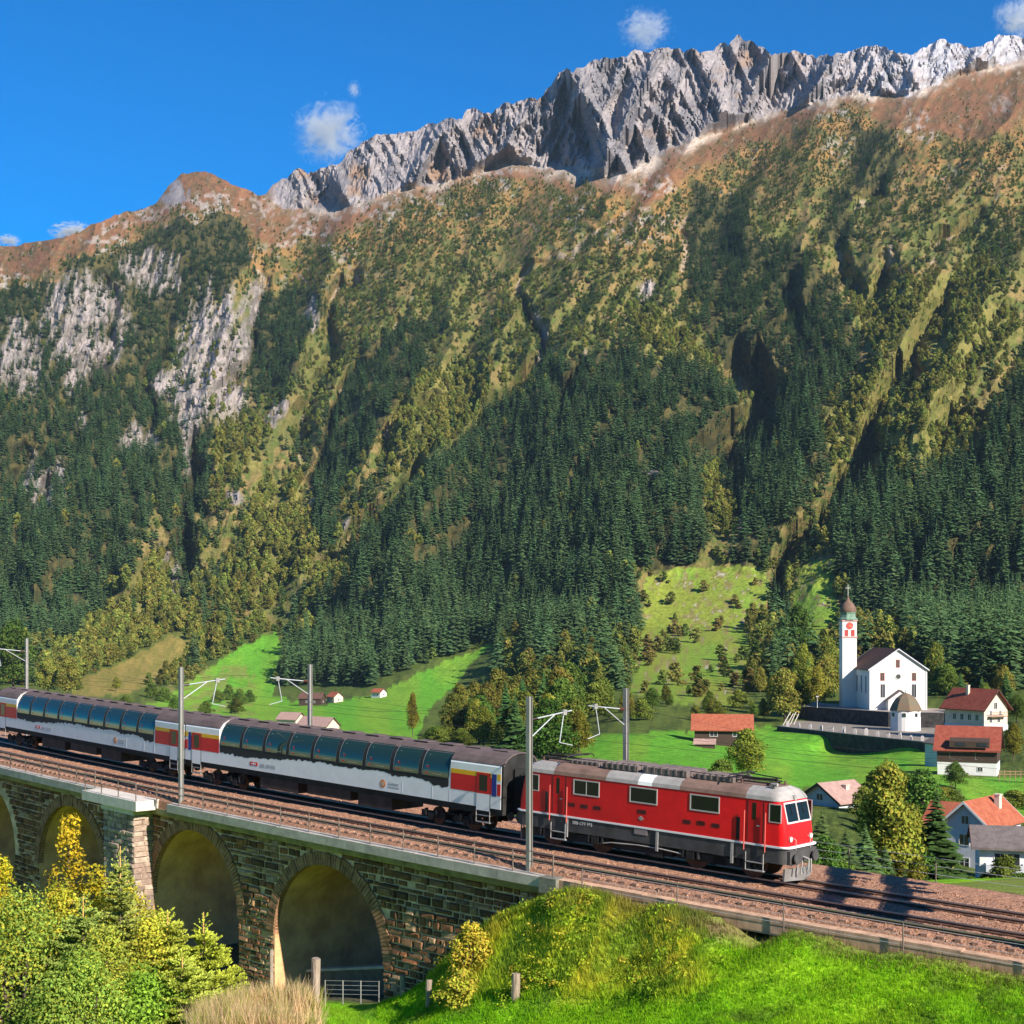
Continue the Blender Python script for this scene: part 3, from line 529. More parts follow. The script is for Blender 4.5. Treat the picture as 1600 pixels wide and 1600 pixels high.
# ================================================================== VIADUCT
WALLN, SPAN_R = 4.9, 4.15
ARCH = [(24.25, -2.05), (35.6, -1.75), (49.2, -2.0), (61.0, -2.0), (72.4, -2.0)]          # centre, crown height
def opening(s):       # underside of the stonework at s (None where a pier stands)
    for c, cz in ARCH:
        if abs(s-c) < SPAN_R: return cz-SPAN_R+math.sqrt(SPAN_R**2-(s-c)**2)
    return None
M_mortar = mat('mortar', (.56, .40, .27), .95, var=.35, scale=1.5, bump=.02, bscale=12, spec=.02)
M_barrel = mat('arch_lining', (.46, .25, .13), .95, col2=(.78, .47, .23), scale=.7, bump=.05, bscale=5, spec=.1)
M_vous = mat('arch_brick', (.26, .14, .08), .95, var=.45, scale=2.5, bump=.01, spec=.1)
STM = []
for i, c in enumerate([(.17, .088, .045), (.23, .13, .07), (.11, .062, .036), (.31, .185, .10), (.22, .10, .05), (.38, .25, .145)]): STM.append(mat('rough_stone_%d' % i if False else 'rough_stone', c, .95, var=.35, scale=4, bump=.03, bscale=9, spec=.02))
via = empty('stone_viaduct', track(30, 0, -8)); tag(via, 'old rough stone railway viaduct with round arches carrying the red train', 'viaduct')
VI = Matrix.Translation(-via.location)
def vpart(mb, name, mats): o = mb.build(name, mats, via); o.matrix_parent_inverse = VI; return o
# body: front face, arch undersides, piers
mb = MB(); rw = MB(); S0, S1 = 8.2, 80; st = .25; k = int((S1-S0)/st); WB = -11.5
def colz(s): o = opening(s); return WB if o is None else o
edges = sorted(set([S0+i*st for i in range(k+1)]+[c+d for c, _ in ARCH for d in (-SPAN_R-1e-4, -SPAN_R+1e-3, SPAN_R-1e-3, SPAN_R+1e-4)]))
for a, b in zip(edges, edges[1:]):
    for n_, flip in ((WALLN, 0), (-5.2, 1)):
        (rw if flip else mb).add([track(a, n_, colz(a)), track(b, n_, colz(b)), track(b, n_, -1.0), track(a, n_, -1.0)], [(0, 1, 2, 3) if not flip else (3, 2, 1, 0)])
vpart(mb, 'wall', M_mortar); vpart(rw, 'rear_wall', M_mortar)
mb = MB()
for c, cz in ARCH:
    pts = [(c-SPAN_R, WB)]+[(c-SPAN_R*math.cos(t), cz-SPAN_R+SPAN_R*math.sin(t)) for t in np.linspace(0, math.pi, 33)]+[(c+SPAN_R, WB)]
    for (a, za), (b, zb) in zip(pts, pts[1:]): mb.add([track(a, WALLN, za), track(b, WALLN, zb), track(b, -5.2, zb), track(a, -5.2, za)], [(0, 1, 2, 3)])
vpart(mb, 'arch_lining', M_barrel)
# arch rings of thin radial bricks
for c, cz in ARCH[:3]:
    mb = MB(); zc_ = cz-SPAN_R
    N_ = 74
    for i in range(N_):
        t0, t1 = math.pi*i/N_+.004, math.pi*(i+1)/N_-.004; r0, r1 = SPAN_R-.015, SPAN_R+.62+random.uniform(-.05, .05); pr = random.uniform(.07, .12)
        q = [(r0, t0), (r0, t1), (r1, t1), (r1, t0)]
        f = [track(c-r*math.cos(t), WALLN+pr, zc_+r*math.sin(t)) for r, t in q]; bk = [track(c-r*math.cos(t), WALLN-.25, zc_+r*math.sin(t)) for r, t in q]
        mb.hexa(bk+f)
    o = vpart(mb, 'arch_ring', M_vous); o['kind'] = 'stuff'
# courses of rough stones: the 280 nearest singly, the rest joined
def unit_stone(seed):
    rg = random.Random(seed); j = lambda a: a+rg.uniform(-.05, .05); m_ = MB()
    bk = [(-.5, 0, -.5), (.5, 0, -.5), (.5, 0, .5), (-.5, 0, .5)]; mid = [(j(x), -.6+rg.uniform(-.2, .1), j(z)) for x, _, z in bk]; fr = [(x*.76+rg.uniform(-.06, .06), -1+rg.uniform(-.35, .3), z*.72+rg.uniform(-.06, .06)) for x, _, z in bk]
    m_.loft([bk, mid, fr]); return m_
UNIT = [unit_stone(i) for i in range(9)]; UM = [[UNIT[i].mesh('stone', STM[j]) for i in range(9)] for j in range(6)]
cand = []
z = -1.32; rg = random.Random(4)
while z > -9.6:
    hrow = rg.uniform(.22, .46); zm = z-hrow/2; cuts = [(39.7, 43.0)]
    for c, cz in ARCH:
        zs = cz-SPAN_R; q = zm-.12-zs
        if q > 0: 
            if q < SPAN_R+.6: w_ = math.sqrt((SPAN_R+.6)**2-q*q); cuts.append((c-w_, c+w_))
        else: cuts.append((c-SPAN_R, c+SPAN_R))
    cuts.sort(); x = 9.6
    for a, b in cuts+[(57, 57)]:
        s = x
        while s < a-.12:
            L = rg.choice((.3, .42, .5, .62, .8, 1.1))*rg.uniform(.85, 1.15)
            if a-s-L < .28: L = a-s
            if rg.random() > .012: cand.append((s+L/2, zm+rg.uniform(-.02, .02), L-rg.uniform(.06, .13), hrow-rg.uniform(.05, .11)))
            s += L
        x = max(x, b)
    z -= hrow
def stone_vis(c): return c[0]+max(0, -c[1]-7)*4+(6 if c[1] < -7.5 else 0)
cand.sort(key=stone_vis); mb = MB()
def stone_bottom_hidden(s, z): return z < -1.2-(s-9.6)*.78 and s < 18
cand = [c for c in cand if not stone_bottom_hidden(c[0], c[1]-.5)]
for i, (s, z, L, h) in enumerate(cand):
    M = tframe(s, WALLN-.01, z) @ Matrix.Diagonal((L, rg.uniform(.07, .15), h, 1)); u = rg.randrange(9); ci_ = rg.choices(range(6), (4, 4, 3, 2, 3, 1.4))[0]
    if i < 285:
        o = link('stone', UM[ci_][u], via); o.matrix_world = M
        o.matrix_parent_inverse = VI; o.matrix_basis = M
    else: mb.add([tuple(M @ Vector(v)) for v in UNIT[u].v], UNIT[u].f, ci_)
o = vpart(mb, 'stonework', STM); o['kind'] = 'stuff'
# buttress pier under the refuge: big blocks, sunlit end
mb = MB(); sweep(mb, [(4.8, WB), (6.08, WB), (6.08, -1.32), (4.8, -1.32)], 39.76, 42.94, .8); vpart(mb, 'buttress', M_mortar)
mb = MB(); z = -1.34; rg = random.Random(9); STB = [mat('pale_block', c, .95, var=.3, scale=4, bump=.02, bscale=9, spec=.1) for c in ((.34, .25, .20), (.28, .20, .165), (.40, .31, .25), (.22, .16, .135))]
while z > -10:
    h = rg.uniform(.26, .36); n = 4.85
    while n < 6.1:
        L = min(rg.uniform(.35, .8), 6.14-n)
        if 6.14-n-L < .2: L = 6.14-n
        M = tframe(39.76, n+L/2, z-h/2) @ Matrix.Rotation(math.pi/2, 4, 'Z') @ Matrix.Diagonal((L-.03, rg.uniform(.05, .09), h-.035, 1))
        mb.add([tuple(M @ Vector((v[0], v[1], v[2]))) for v in UNIT[rg.randrange(9)].v], UNIT[0].f, rg.randrange(4)); n += L
    s = 39.7
    while s < 42.95:
        L = min(rg.uniform(.3, .9), 43.0-s); M = tframe(s+L/2, 6.08, z-h/2) @ Matrix.Diagonal((L-.03, rg.uniform(.05, .14), h-.035, 1)); mb.add([tuple(M @ Vector(v)) for v in UNIT[rg.randrange(9)].v], UNIT[0].f, rg.randrange(4)); s += L
    z -= h
o = vpart(mb, 'buttress_stonework', STB); o['kind'] = 'stuff'
# slab with parapet edge, lower moulding, refuge bay, its pale cap
mb = MB(); s = 8.9
for a, b in [(x, x+2.48) for x in np.arange(9.9, 100, 2.5) if not 37.2 < x < 45.5]+[(44.9, 47.4)]:
    sl = MB(); sweep(sl, [(4.6, -.92), (5.5, -.92), (5.5, -.49+random.uniform(-.01, .01)), (5.06, -.45), (4.6, -.45)], a, b, 1.25); vpart(sl, 'parapet_slab', M_concrete)
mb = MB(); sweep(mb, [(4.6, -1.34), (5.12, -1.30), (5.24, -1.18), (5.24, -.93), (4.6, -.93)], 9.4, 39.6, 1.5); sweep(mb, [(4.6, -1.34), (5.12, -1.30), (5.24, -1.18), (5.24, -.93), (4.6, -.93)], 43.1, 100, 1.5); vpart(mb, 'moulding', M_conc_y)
mb = MB(); sweep(mb, [(4.6, -1.0), (6.5, -1.0), (6.5, -.46), (4.6, -.43)], 38.9, 44.88, 1.0); vpart(mb, 'refuge_slab', M_conc_l)
mb = MB(); sweep(mb, [(4.6, -1.33), (6.26, -1.33), (6.26, -1.01), (4.6, -1.01)], 39.6, 43.09, 1.0); vpart(mb, 'pier_cap', M_conc_l)
mb = MB(); sweep(mb, [(4.6, -1.1), (5.62, -1.1), (5.62, -.44), (4.6, -.44)], 8.95, 9.88, .5); vpart(mb, 'abutment_block', mat('dark_concrete', (.16, .16, .13), .9, var=.3, scale=3))
# low wall across the near arch
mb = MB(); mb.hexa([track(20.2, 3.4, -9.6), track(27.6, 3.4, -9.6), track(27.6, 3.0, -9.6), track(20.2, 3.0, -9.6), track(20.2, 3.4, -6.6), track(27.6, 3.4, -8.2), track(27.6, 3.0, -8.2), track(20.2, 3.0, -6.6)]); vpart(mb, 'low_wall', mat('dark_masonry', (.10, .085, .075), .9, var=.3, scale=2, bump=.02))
mb = MB(); mb.hexa([track(20.2, 3.5, -6.6), track(27.6, 3.5, -8.2), track(27.6, 2.9, -8.2), track(20.2, 2.9, -6.6), track(20.2, 3.5, -6.48), track(27.6, 3.5, -8.08), track(27.6, 2.9, -8.08), track(20.2, 2.9, -6.48)]); vpart(mb, 'coping', M_concrete)

# ---- kerb along the embankment to the right of the viaduct
kb = MB()
for a in np.arange(-46, 8.9, 2.2): m_ = MB(); 
kerb = empty('embankment_kerb', track(0, 5.2, -.6)); kerb['kind'] = 'structure'
for a in np.arange(-45.9, 8.8, 2.2):
    m_ = MB(); dz = random.uniform(-.02, .02); sweep(m_, [(5.0, -1.1), (5.42, -1.1), (5.42, -.47+dz), (5.0, -.44+dz)], a, a+2.18, 1.1); o = m_.build('kerb_stone', mat('kerb_%d' % 0, (.46, .29, .19), .9, var=.3, scale=2) if a < -45.8 else bpy.data.materials['kerb_0'], kerb); o.matrix_parent_inverse = Matrix.Translation(-kerb.location)

# ---- railings
def railing(s0, s1, n, post_h, step, label, rails, base=-.46, wire=False):
    t = empty('railing', track(s0, n, base)); tag(t, label, 'railing'); inv = Matrix.Translation(-t.location)
    k = int(round((s1-s0)/step)); pm = MB().tube((0, 0, -.15), (0, 0, post_h), .034 if not wire else .028, n=6).mesh('post', M_railing)
    for i in range(k+1):
        o = link('post', pm, t); o.location = track(s0+(s1-s0)*i/k, n, base); o.rotation_euler = (0, 0, random.uniform(0, 1)); o.matrix_parent_inverse = inv
    for h in rails:
        mb = MB(); pts = [track(s0+(s1-s0)*i/(2*k), n, base+h-(.012*(i % 2) if wire else 0)) for i in range(2*k+1)]; mb.path(pts, .024 if not wire else .009, n=5); o = mb.build('wire' if wire else 'handrail', M_railing if not wire else M_galv_l, t); o.matrix_parent_inverse = inv
    return t
railing(9.3, 38.6, 5.36, .98, 2.25, 'long brown steel railing on the viaduct parapet right of the pale refuge', (.98, .55))
railing(45.4, 97, 5.36, .98, 2.25, 'brown steel railing on the viaduct parapet at the far left', (.98, .55))
railing(39.1, 44.7, 6.38, .98, 1.85, 'short railing on the edge of the jutting concrete refuge', (.98, .55), base=-.44)
railing(-44, 7.6, 5.55, .95, 4.9, 'low wire fence on thin posts beside the grassy bank', (.9, .55, .2), base=-.75, wire=True)
railing(-44, 14, -6.1, 1.0, 4.0, 'wire fence along the far edge of the ballast before the village', (1.1, .75, .4), base=-.5, wire=True)

# ================================================================== CATENARY MASTS
def mast(s, n, label, side, arm_s=0, base=-.65, h=7.75):
    t = empty('catenary_mast', track(s, n, base), (0, 0, math.atan2(tdir(s).y, tdir(s).x))); tag(t, label, 'mast', 'catenary masts along the railway')
    m_ = MB()        # H section: two flanges and a web
    m_.box(-.10, .10, -.11, -.09, -.4, h); m_.box(-.10, .10, .09, .11, -.4, h); m_.box(-.012, .012, -.09, .09, -.4, h); m_.build('post', M_mast, t)
    MB().box(-.22, .22, -.22, .22, -.5, .12).build('foot', M_concrete, t)
    # local +y points away from the meadow (to the far side): side=+1 for a near mast whose arm reaches over the tracks
    y = side; a = MB(); a.tube((0, .15*y, h-1.0), (0, 2.9*y, h-.72), .032, n=6); a.tube((0, .15*y, h-1.75), (0, 1.7*y, h-.86), .028, n=6); a.build('cantilever', M_galv_l, t)
    a = MB(); a.tube((0, 2.35*y, h-.78), (0, 2.05*y, h-2.1), .024, n=6); a.tube((0, 2.05*y, h-2.1), (0, 2.95*y, h-2.28), .02, n=6); a.build('registration_arm', M_galv_l, t)
    a = MB()
    for q in range(5): a.tube((0, (.2+.07*q)*y, h-.995+.007*q), (0, (.235+.07*q)*y, h-.99+.007*q), .085, .05, n=8)
    a.build('insulator', M_insul, t)
    a = MB(); a.box(-.06, .06, (2.25 if y > 0 else -2.5), (2.5 if y > 0 else -2.25), h-.9, h-.66); a.build('clamp', M_mast, t)
    return t
mast(10.98, 4.94, 'near catenary mast standing before the gap between coach and locomotive', 1)
mast(36.82, 4.94, 'catenary mast on the near parapet beside the coupling of the two coaches', 1, h=7.75)
mast(12.45, -3.88, 'catenary mast rising behind the red locomotive roof', -1)
mast(36.7, -3.88, 'catenary mast behind the roof of the nearer panorama coach', -1)
mast(75.3, -3.9, 'catenary mast at the far left behind the coach roof', -1, h=7.9)
# gantry beyond the right edge: its pole and two lattice arms lay their shadows across the tracks
gt = empty('signal_gantry', track(-14.5, 5.1, -.65), (0, 0, math.atan2(tdir(-14.5).y, tdir(-14.5).x)+math.radians(22))); tag(gt, 'tall gantry with two lattice arms over both tracks beyond the right edge', 'gantry')
a = MB(); a.box(-.2, .2, -.2, .2, -.4, 9.2); a.build('post', M_mast, gt)
for h_ in (6.6, 8.4):
    a = MB()
    for dx in (-.22, .22):
        for dz in (-.22, .22): a.tube((dx, .2, h_+dz), (dx, 10.6, h_+dz), .045, n=5)
    a.box(-.16, .16, .2, 10.6, h_-.2, h_+.2)  # solid core added so the open arm throws a dense shadow
    for q in range(13):
        y_ = .2+.8*q
        for dx in (-.22, .22): a.tube((dx, y_, h_-.22), (dx, y_+.8, h_+.22), .035, n=4)
        a.tube((-.22, y_, h_-.22), (.22, y_+.8, h_-.22), .03, n=4)
    a.build('lattice_arm', M_mast, gt)
    for y_ in (2.6, 3.4, 6.3, 8.2, 9.6): a = MB(); a.box(-.5, .5, y_-.16, y_+.16, h_-.75, h_-.2); a.build('shadow_box', M_dark_box, gt)  # boxes added to thicken the shadows of the arms

# contact wires and catenaries over both tracks
for off in (0, 3.67):
    w = empty('overhead_line', track(0, off, 5)); tag(w, 'thin overhead contact wire hung above the '+('train' if off == 0 else 'empty near track'), 'wire'); inv = Matrix.Translation(-w.location)
    pts = [track(s, off, 5.35) for s in np.arange(-46, 112, 3)]; o = MB().path(pts, .008, n=4).build('contact_wire', M_wire, w); o.matrix_parent_inverse = inv
    pts = [track(s, off, 6.05+.45*math.cos(2*math.pi*(s-11)/25.5)) for s in np.arange(-46, 112, 2)]; o = MB().path(pts, .007, n=4).build('carrier_wire', M_wire, w); o.matrix_parent_inverse = inv

# ================================================================== LOCOMOTIVE   (local x forward, camera side = -y)
def paint(name, col, rough=.35, var=.08): m = mat(name, col, min(.8, rough+.08), var=var, scale=1.5, spec=.22); return m
M_red = paint('red_paint', (.62, .008, .012), .33, .1); M_white = paint('white_paint', (.74, .74, .76), .4, .05); M_frame = paint('grey_underframe', (.062, .060, .060), .6, .3)
M_roofb = paint('dusty_roof', (.19, .12, .095), .8, .25); M_roofs = paint('silver_roof', (.31, .29, .275), .45, .2); M_yel = paint('yellow_paint', (.72, .40, .01), .4); M_blue = paint('blue_paint', (.015, .03, .22), .4)
M_dark = paint('dark_machinery', (.022, .021, .02), .8, .4); M_steel = paint('bare_steel', (.30, .29, .28), .5, .25); M_frm = paint('window_frame', (.42, .40, .39), .45); M_gls = glassmat('dark_glass', (.006, .008, .008), .2); M_gls.node_tree.nodes['Principled BSDF'].inputs['Specular IOR Level'].default_value = .3
M_croof = paint('grey_brown_roof', (.115, .085, .082), .75, .2); M_lamp = glassmat('lamp_glass', (.7, .7, .65), .1); M_conc_text = paint('grey_lettering', (.30, .30, .34), .5); M_orange = paint('orange_badge', (.60, .20, .06), .5); M_panel_red = paint('coach_red', (.58, .012, .012), .4)
def outline(Lh, W, rc, k=6):     # rounded rectangle in plan
    pts = []
    for cx_, cy_, a0 in ((Lh-rc, W-rc, 0), (-Lh+rc, W-rc, 90), (-Lh+rc, -W+rc, 180), (Lh-rc, -W+rc, 270)):
        for i in range(k+1): a = math.radians(a0+90*i/k); pts.append((cx_+rc*math.cos(a), cy_+rc*math.sin(a)))
    return pts
def text_part(txt, size, M, material, parent, name='lettering', ext=.004):
    cu = bpy.data.curves.new('txt', 'FONT'); cu.body = txt; cu.size = size; cu.extrude = ext; cu.align_x = 'LEFT'; cu.align_y = 'BOTTOM_BASELINE'; cu.resolution_u = 2
    o = bpy.data.objects.new('txt', cu); COL.objects.link(o); bpy.context.view_layer.update(); me = bpy.data.meshes.new_from_object(o.evaluated_get(bpy.context.evaluated_depsgraph_get())); bpy.data.objects.remove(o)
    me.materials.clear(); me.materials.append(material); q = link(name, me, parent); q.matrix_basis = M; return q
SIDE = lambda x, z, y: Matrix(((1, 0, 0, x), (0, 0, -1, -y), (0, 1, 0, z), (0, 0, 0, 1)))        # lettering on the camera side: reads towards +x, faces -y
def ring_frame(mb, x0, x1, z0, z1, y, w, t, sgn):      # a window frame lying on the side wall
    for a, b, c, d in ((x0-w, x1+w, z1, z1+w), (x0-w, x1+w, z0-w, z0), (x0-w, x0, z0, z1), (x1, x1+w, z0, z1)): mb.box(a, b, min(sgn*y, sgn*(y+t)), max(sgn*y, sgn*(y+t)), c, d)
SCL = 7.6; F0 = tframe(SCL, .25, 0)
loco = empty('locomotive'); loco.matrix_world = F0; tag(loco, 'red electric locomotive with silver and brown roof leading the train', 'locomotive')
LH, W = 7.15, 1.22; X = lambda s: SCL-s
ZB, ZT = 1.53, 3.34
lev = [(ZB, LH, W, .34), (2.0, LH-.03, W, .34), (2.42, LH-.10, W, .33), (2.9, LH-.22, W, .33), (ZT, LH-.34, W, .33)]
mb = MB(); mb.loft([[(x, y, z) for x, y in outline(l, w, r)] for z, l, w, r in lev], smooth=False); body = mb.build('body', M_red, loco)
for p in body.data.polygons: p.use_smooth = True
mk = body.modifiers.new('split', 'EDGE_SPLIT'); mk.split_angle = math.radians(38)
# roof edge band in segments (silver ends, brown, silver middle) and the roof proper
rl = [(ZT+.002, LH-.31, W+.02, .33), (ZT+.16, LH-.40, W-.02, .34), (ZT+.36, LH-.55, W-.2, .38), (ZT+.5, LH-.8, W-.55, .4)]
mb = MB(); mb.loft([[(x, y, z) for x, y in outline(l, w, r, 8)] for z, l, w, r in rl], smooth=False); roof = mb.build('roof', [M_roofb, M_roofs, paint('new_white_panel', (.8, .8, .8), .35)], loco)
bm = bmesh.new(); bm.from_mesh(roof.data)
for xc in (X(2.35), X(5.65), X(7.1), X(7.85), X(9.6), X(12.6)):
    bmesh.ops.bisect_plane(bm, geom=bm.verts[:]+bm.edges[:]+bm.faces[:], plane_co=(xc, 0, 0), plane_no=(1, 0, 0))
for f in bm.faces:
    s = SCL-f.calc_center_median().x; low = f.calc_center_median().z < ZT+.45
    f.material_index = (2 if 7.1 < s < 7.85 and low else 1 if (s < 2.35 or s > 12.6 or 5.65 < s < 9.6) and low else 0)
bm.to_mesh(roof.data); bm.free()
# white stripe, grey underframe, buffer beams
mb = MB(); mb.loft([[(x, y, z) for x, y in outline(LH+.16 if k else LH+.10, W+.025, .36)] for k, z in ((0, ZB-.075), (1, ZB-.06), (1, ZB-.004), (0, ZB+.006))]); mb.build('white_stripe', M_white, loco)
mb = MB(); mb.loft([[(x, y, z) for x, y in outline(LH+.08, W-.01, .40)] for z in (.82, ZB-.077)]); bev(mb.build('underframe', M_frame, loco), .015)
for sg in (1, -1):     # camera side and far side
    sidey = W
    for sc in (10.69, 7.535, 4.36):
        fr = MB(); ring_frame(fr, X(sc)-.69, X(sc)+.69, 2.6, 3.19, sidey-.01, .055, .03, -sg); wf = fr.build('window', M_frm, loco); wf['label'] = 'wide engine room window' if sg == 1 else 'far side engine room window'
        MB().box(X(sc)-.69, X(sc)+.69, min(-sg*(sidey-.02), -sg*(sidey+.006)), max(-sg*(sidey-.02), -sg*(sidey+.006)), 2.6, 3.19).build('pane', M_gls, wf)
        if sc > 10: MB().box(X(sc)-.02, X(sc)+.02, min(-sg*(sidey), -sg*(sidey+.015)), max(-sg*(sidey), -sg*(sidey+.015)), 2.6, 3.19).build('mullion', M_frm, wf)
    for sc, z, w_ in ((11.53, 2.06, .2), (10.79, 2.06, .2), (10.06, 2.07, .2), (7.6, 2.18, .24), (5.23, 2.02, .2), (4.52, 2.05, .2), (3.79, 2.03, .2)):
        v = MB()
        for q in range(4): v.box(X(sc)-w_, X(sc)+w_, min(-sg*(sidey-.01), -sg*(sidey+.012)), max(-sg*(sidey-.01), -sg*(sidey+.012)), z-.075+q*.045, z-.05+q*.045)
        v.build('vent', M_dark, loco)
    for s0_, xd in ((1.86, 1), (13.3, -1)):      # cab doors between handrails, steps below
        ce = X(s0_) if xd > 0 else X(12.25); yy = lambda a: -sg*a
        dr = MB(); dr.box(ce-.36, ce+.36, min(yy(sidey-.02), yy(sidey+.008)), max(yy(sidey-.02), yy(sidey+.008)), ZB+.06, 3.27); d_ = dr.build('door', paint('door_red', (.54, .007, .012), .35), loco)
        for dx in (-.385, .385): MB().box(ce+dx-.014, ce+dx+.014, min(yy(sidey-.02), yy(sidey+.014)), max(yy(sidey-.02), yy(sidey+.014)), ZB+.06, 3.27).build('door_seam', M_dark, d_)
        MB().box(ce-.16, ce+.02, min(yy(sidey), yy(sidey+.014)), max(yy(sidey), yy(sidey+.014)), 2.5, 3.2).build('door_window', M_gls, d_)
        MB().box(ce+.08, ce+.22, min(yy(sidey), yy(sidey+.05)), max(yy(sidey), yy(sidey+.05)), 2.25, 2.29).build('handle', M_steel, d_)
        for dx in (-.5, .5): MB().tube((ce+dx, yy(sidey+.07), ZB-.3), (ce+dx, yy(sidey+.07), 2.85), .024, n=6).build('handrail', paint('red_rail', (.60, .12, .10), .4), loco)
        st_ = MB(); st_.path([(ce-.42, yy(sidey+.03), 1.15), (ce-.42, yy(sidey+.03), .42), (ce+.42, yy(sidey+.03), .42), (ce+.42, yy(sidey+.03), 1.15)], .022); st_.box(ce-.42, ce+.42, min(yy(sidey-.2), yy(sidey+.05)), max(yy(sidey-.2), yy(sidey+.05)), .74, .78); st_.box(ce-.42, ce+.42, min(yy(sidey-.2), yy(sidey+.05)), max(yy(sidey-.2), yy(sidey+.05)), .40, .44); st_.build('step', M_steel, loco)
    for sc in (.95, 13.75):
        fr = MB(); ring_frame(fr, X(sc)-.25, X(sc)+.25, 2.52, 3.2, sidey-.01, .04, .025, -sg); wf = fr.build('cab_window', M_frm, loco); MB().box(X(sc)-.25, X(sc)+.25, min(-sg*(sidey-.02), -sg*(sidey+.006)), max(-sg*(sidey-.02), -sg*(sidey+.006)), 2.52, 3.2).build('pane', M_gls, wf)
    MB().box(X(2.78), X(2.6), min(-sg*(sidey-.02), -sg*(sidey+.01)), max(-sg*(sidey-.02), -sg*(sidey+.01)), ZB+.05, 2.52).build('grille', M_dark, loco)
    MB().box(X(13.05), X(12.9), min(-sg*(sidey-.02), -sg*(sidey+.01)), max(-sg*(sidey-.02), -sg*(sidey+.01)), ZB+.05, 2.52).build('grille', M_dark, loco)
    MB().box(X(7.98), X(7.29), min(-sg*(sidey-.02), -sg*(sidey+.012)), max(-sg*(sidey-.02), -sg*(sidey+.012)), 1.18, 1.43).build('number_plate', paint('plate', (.24, .20, .20), .5), loco)
    for sc in (11.75, 6.75, 2.95): MB().box(X(sc)-.06, X(sc)+.06, min(-sg*(sidey), -sg*(sidey+.04)), max(-sg*(sidey), -sg*(sidey+.04)), .58, 1.42).build('bracket', M_steel, loco)
text_part('SBB CFF FFS', .22, SIDE(X(11.45), 1.2, W+.002), paint('pale_lettering', (.5, .5, .5), .5), loco)
em = MB(); em.box(X(7.78), X(7.5), -W-.014, -W+.01, 1.86, 1.92); em.box(X(7.70), X(7.58), -W-.016, -W+.01, 1.80, 1.98); em.build('emblem', M_steel, loco)
# cab fronts: windscreens, lamps, buffers, couplings, plough
for e in (1, -1):
    def fx(z): return np.interp(z, [l[0] for l in lev], [l[1] for l in lev])
    for y0, y1 in ((-.88, -.04), (.04, .88)):
        z0, z1 = 2.5, 3.22; P = lambda y, z, d: (e*(fx(z)+d), y, z)
        fr = MB()
        for (a, b, c, d) in ((y0-.06, y1+.06, z1, z1+.06), (y0-.06, y1+.06, z0-.06, z0), (y0-.06, y0, z0, z1), (y1, y1+.06, z0, z1)):
            fr.hexa([P(a, c, -.02), P(b, c, -.02), P(b, c, .035), P(a, c, .035), P(a, d, -.02), P(b, d, -.02), P(b, d, .035), P(a, d, .035)])
        wf = fr.build('windscreen', paint('silver_frame', (.6, .55, .54), .35), loco)
        MB().hexa([P(y0, z0, -.03), P(y1, z0, -.03), P(y1, z0, .012), P(y0, z0, .012), P(y0, z1, -.03), P(y1, z1, -.03), P(y1, z1, .012), P(y0, z1, .012)]).build('pane', M_gls, wf)
        wp = MB(); wp.tube(P((y0+y1)/2, z1-.02, .03), P((y0+y1)/2+.05, z0+.25, .03), .012, n=5); wp.build('wiper', M_dark, wf)
    for y in (-.8, .8):
        l_ = MB(); l_.tube((e*(fx(1.8)-.03), y, 1.82), (e*(fx(1.8)+.05), y, 1.82), .12, n=14); hl = l_.build('headlight', M_steel, loco); MB().tube((e*(fx(1.8)+.045), y, 1.82), (e*(fx(1.8)+.056), y, 1.82), .095, n=14).build('lens', M_lamp, hl)
        bf = MB(); bf.tube((e*(LH+.02), y*.9, 1.05), (e*(LH+.26), y*.9, 1.05), .09, n=10); bf.tube((e*(LH+.26), y*.9, 1.05), (e*(LH+.32), y*.9, 1.05), .235, .225, n=16); bf.build('buffer', M_frame, loco)
        hr = MB(); hr.tube((e*(LH+.12), y*.72, ZB-.3), (e*(LH+.12), y*.72, ZB+.25), .02, n=6); hr.tube((e*(LH+.12), y*.72, ZB+.25), (e*(LH-.02), y*.72, ZB+.32), .02, n=6); hr.build('handrail', M_steel, loco)
    l_ = MB(); l_.tube((e*(LH-.46), 0, 3.42), (e*(LH-.28), 0, 3.42), .11, n=14); l_.build('headlight', M_steel, loco)
    c = MB(); c.box(min(e*LH, e*(LH+.14)), max(e*LH, e*(LH+.14)), -1.05, 1.05, .84, 1.36); c.build('buffer_beam', M_frame, loco)
    c = MB(); c.tube((e*(LH+.1), 0, 1.05), (e*(LH+.4), 0, .98), .05); c.tube((e*(LH+.4), 0, 1.0), (e*(LH+.38), 0, .55), .04); c.tube((e*(LH+.3), .35, .95), (e*(LH+.28), .4, .4), .035); c.tube((e*(LH+.3), -.35, .95), (e*(LH+.28), -.4, .4), .035); c.tube((e*(LH+.25), -.6, .95), (e*(LH+.22), -.62, .45), .035); c.build('coupling', M_steel, loco)
    c = MB(); c.add([(e*(LH-.10), -1.05, .12), (e*(LH+.14), 0, .1), (e*(LH-.10), 1.05, .12), (e*(LH-.08), -1.05, .62), (e*(LH+.06), 0, .6), (e*(LH-.08), 1.05, .62), (e*(LH-.18), -1.05, .12), (e*(LH+.2), 0, .1), (e*(LH-.18), 1.05, .12), (e*(LH-.16), -1.05, .62), (e*(LH+.10), 0, .6), (e*(LH-.08), 1.05, .62)], [(0, 1, 4, 3), (1, 2, 5, 4), (6, 9, 10, 7), (7, 10, 11, 8), (0, 3, 9, 6), (2, 8, 11, 5), (3, 4, 10, 9), (4, 5, 11, 10), (0, 6, 7, 1), (1, 7, 8, 2)]); c.build('snow_plough', paint('plough_grey', (.17, .16, .155), .6, .25), loco)
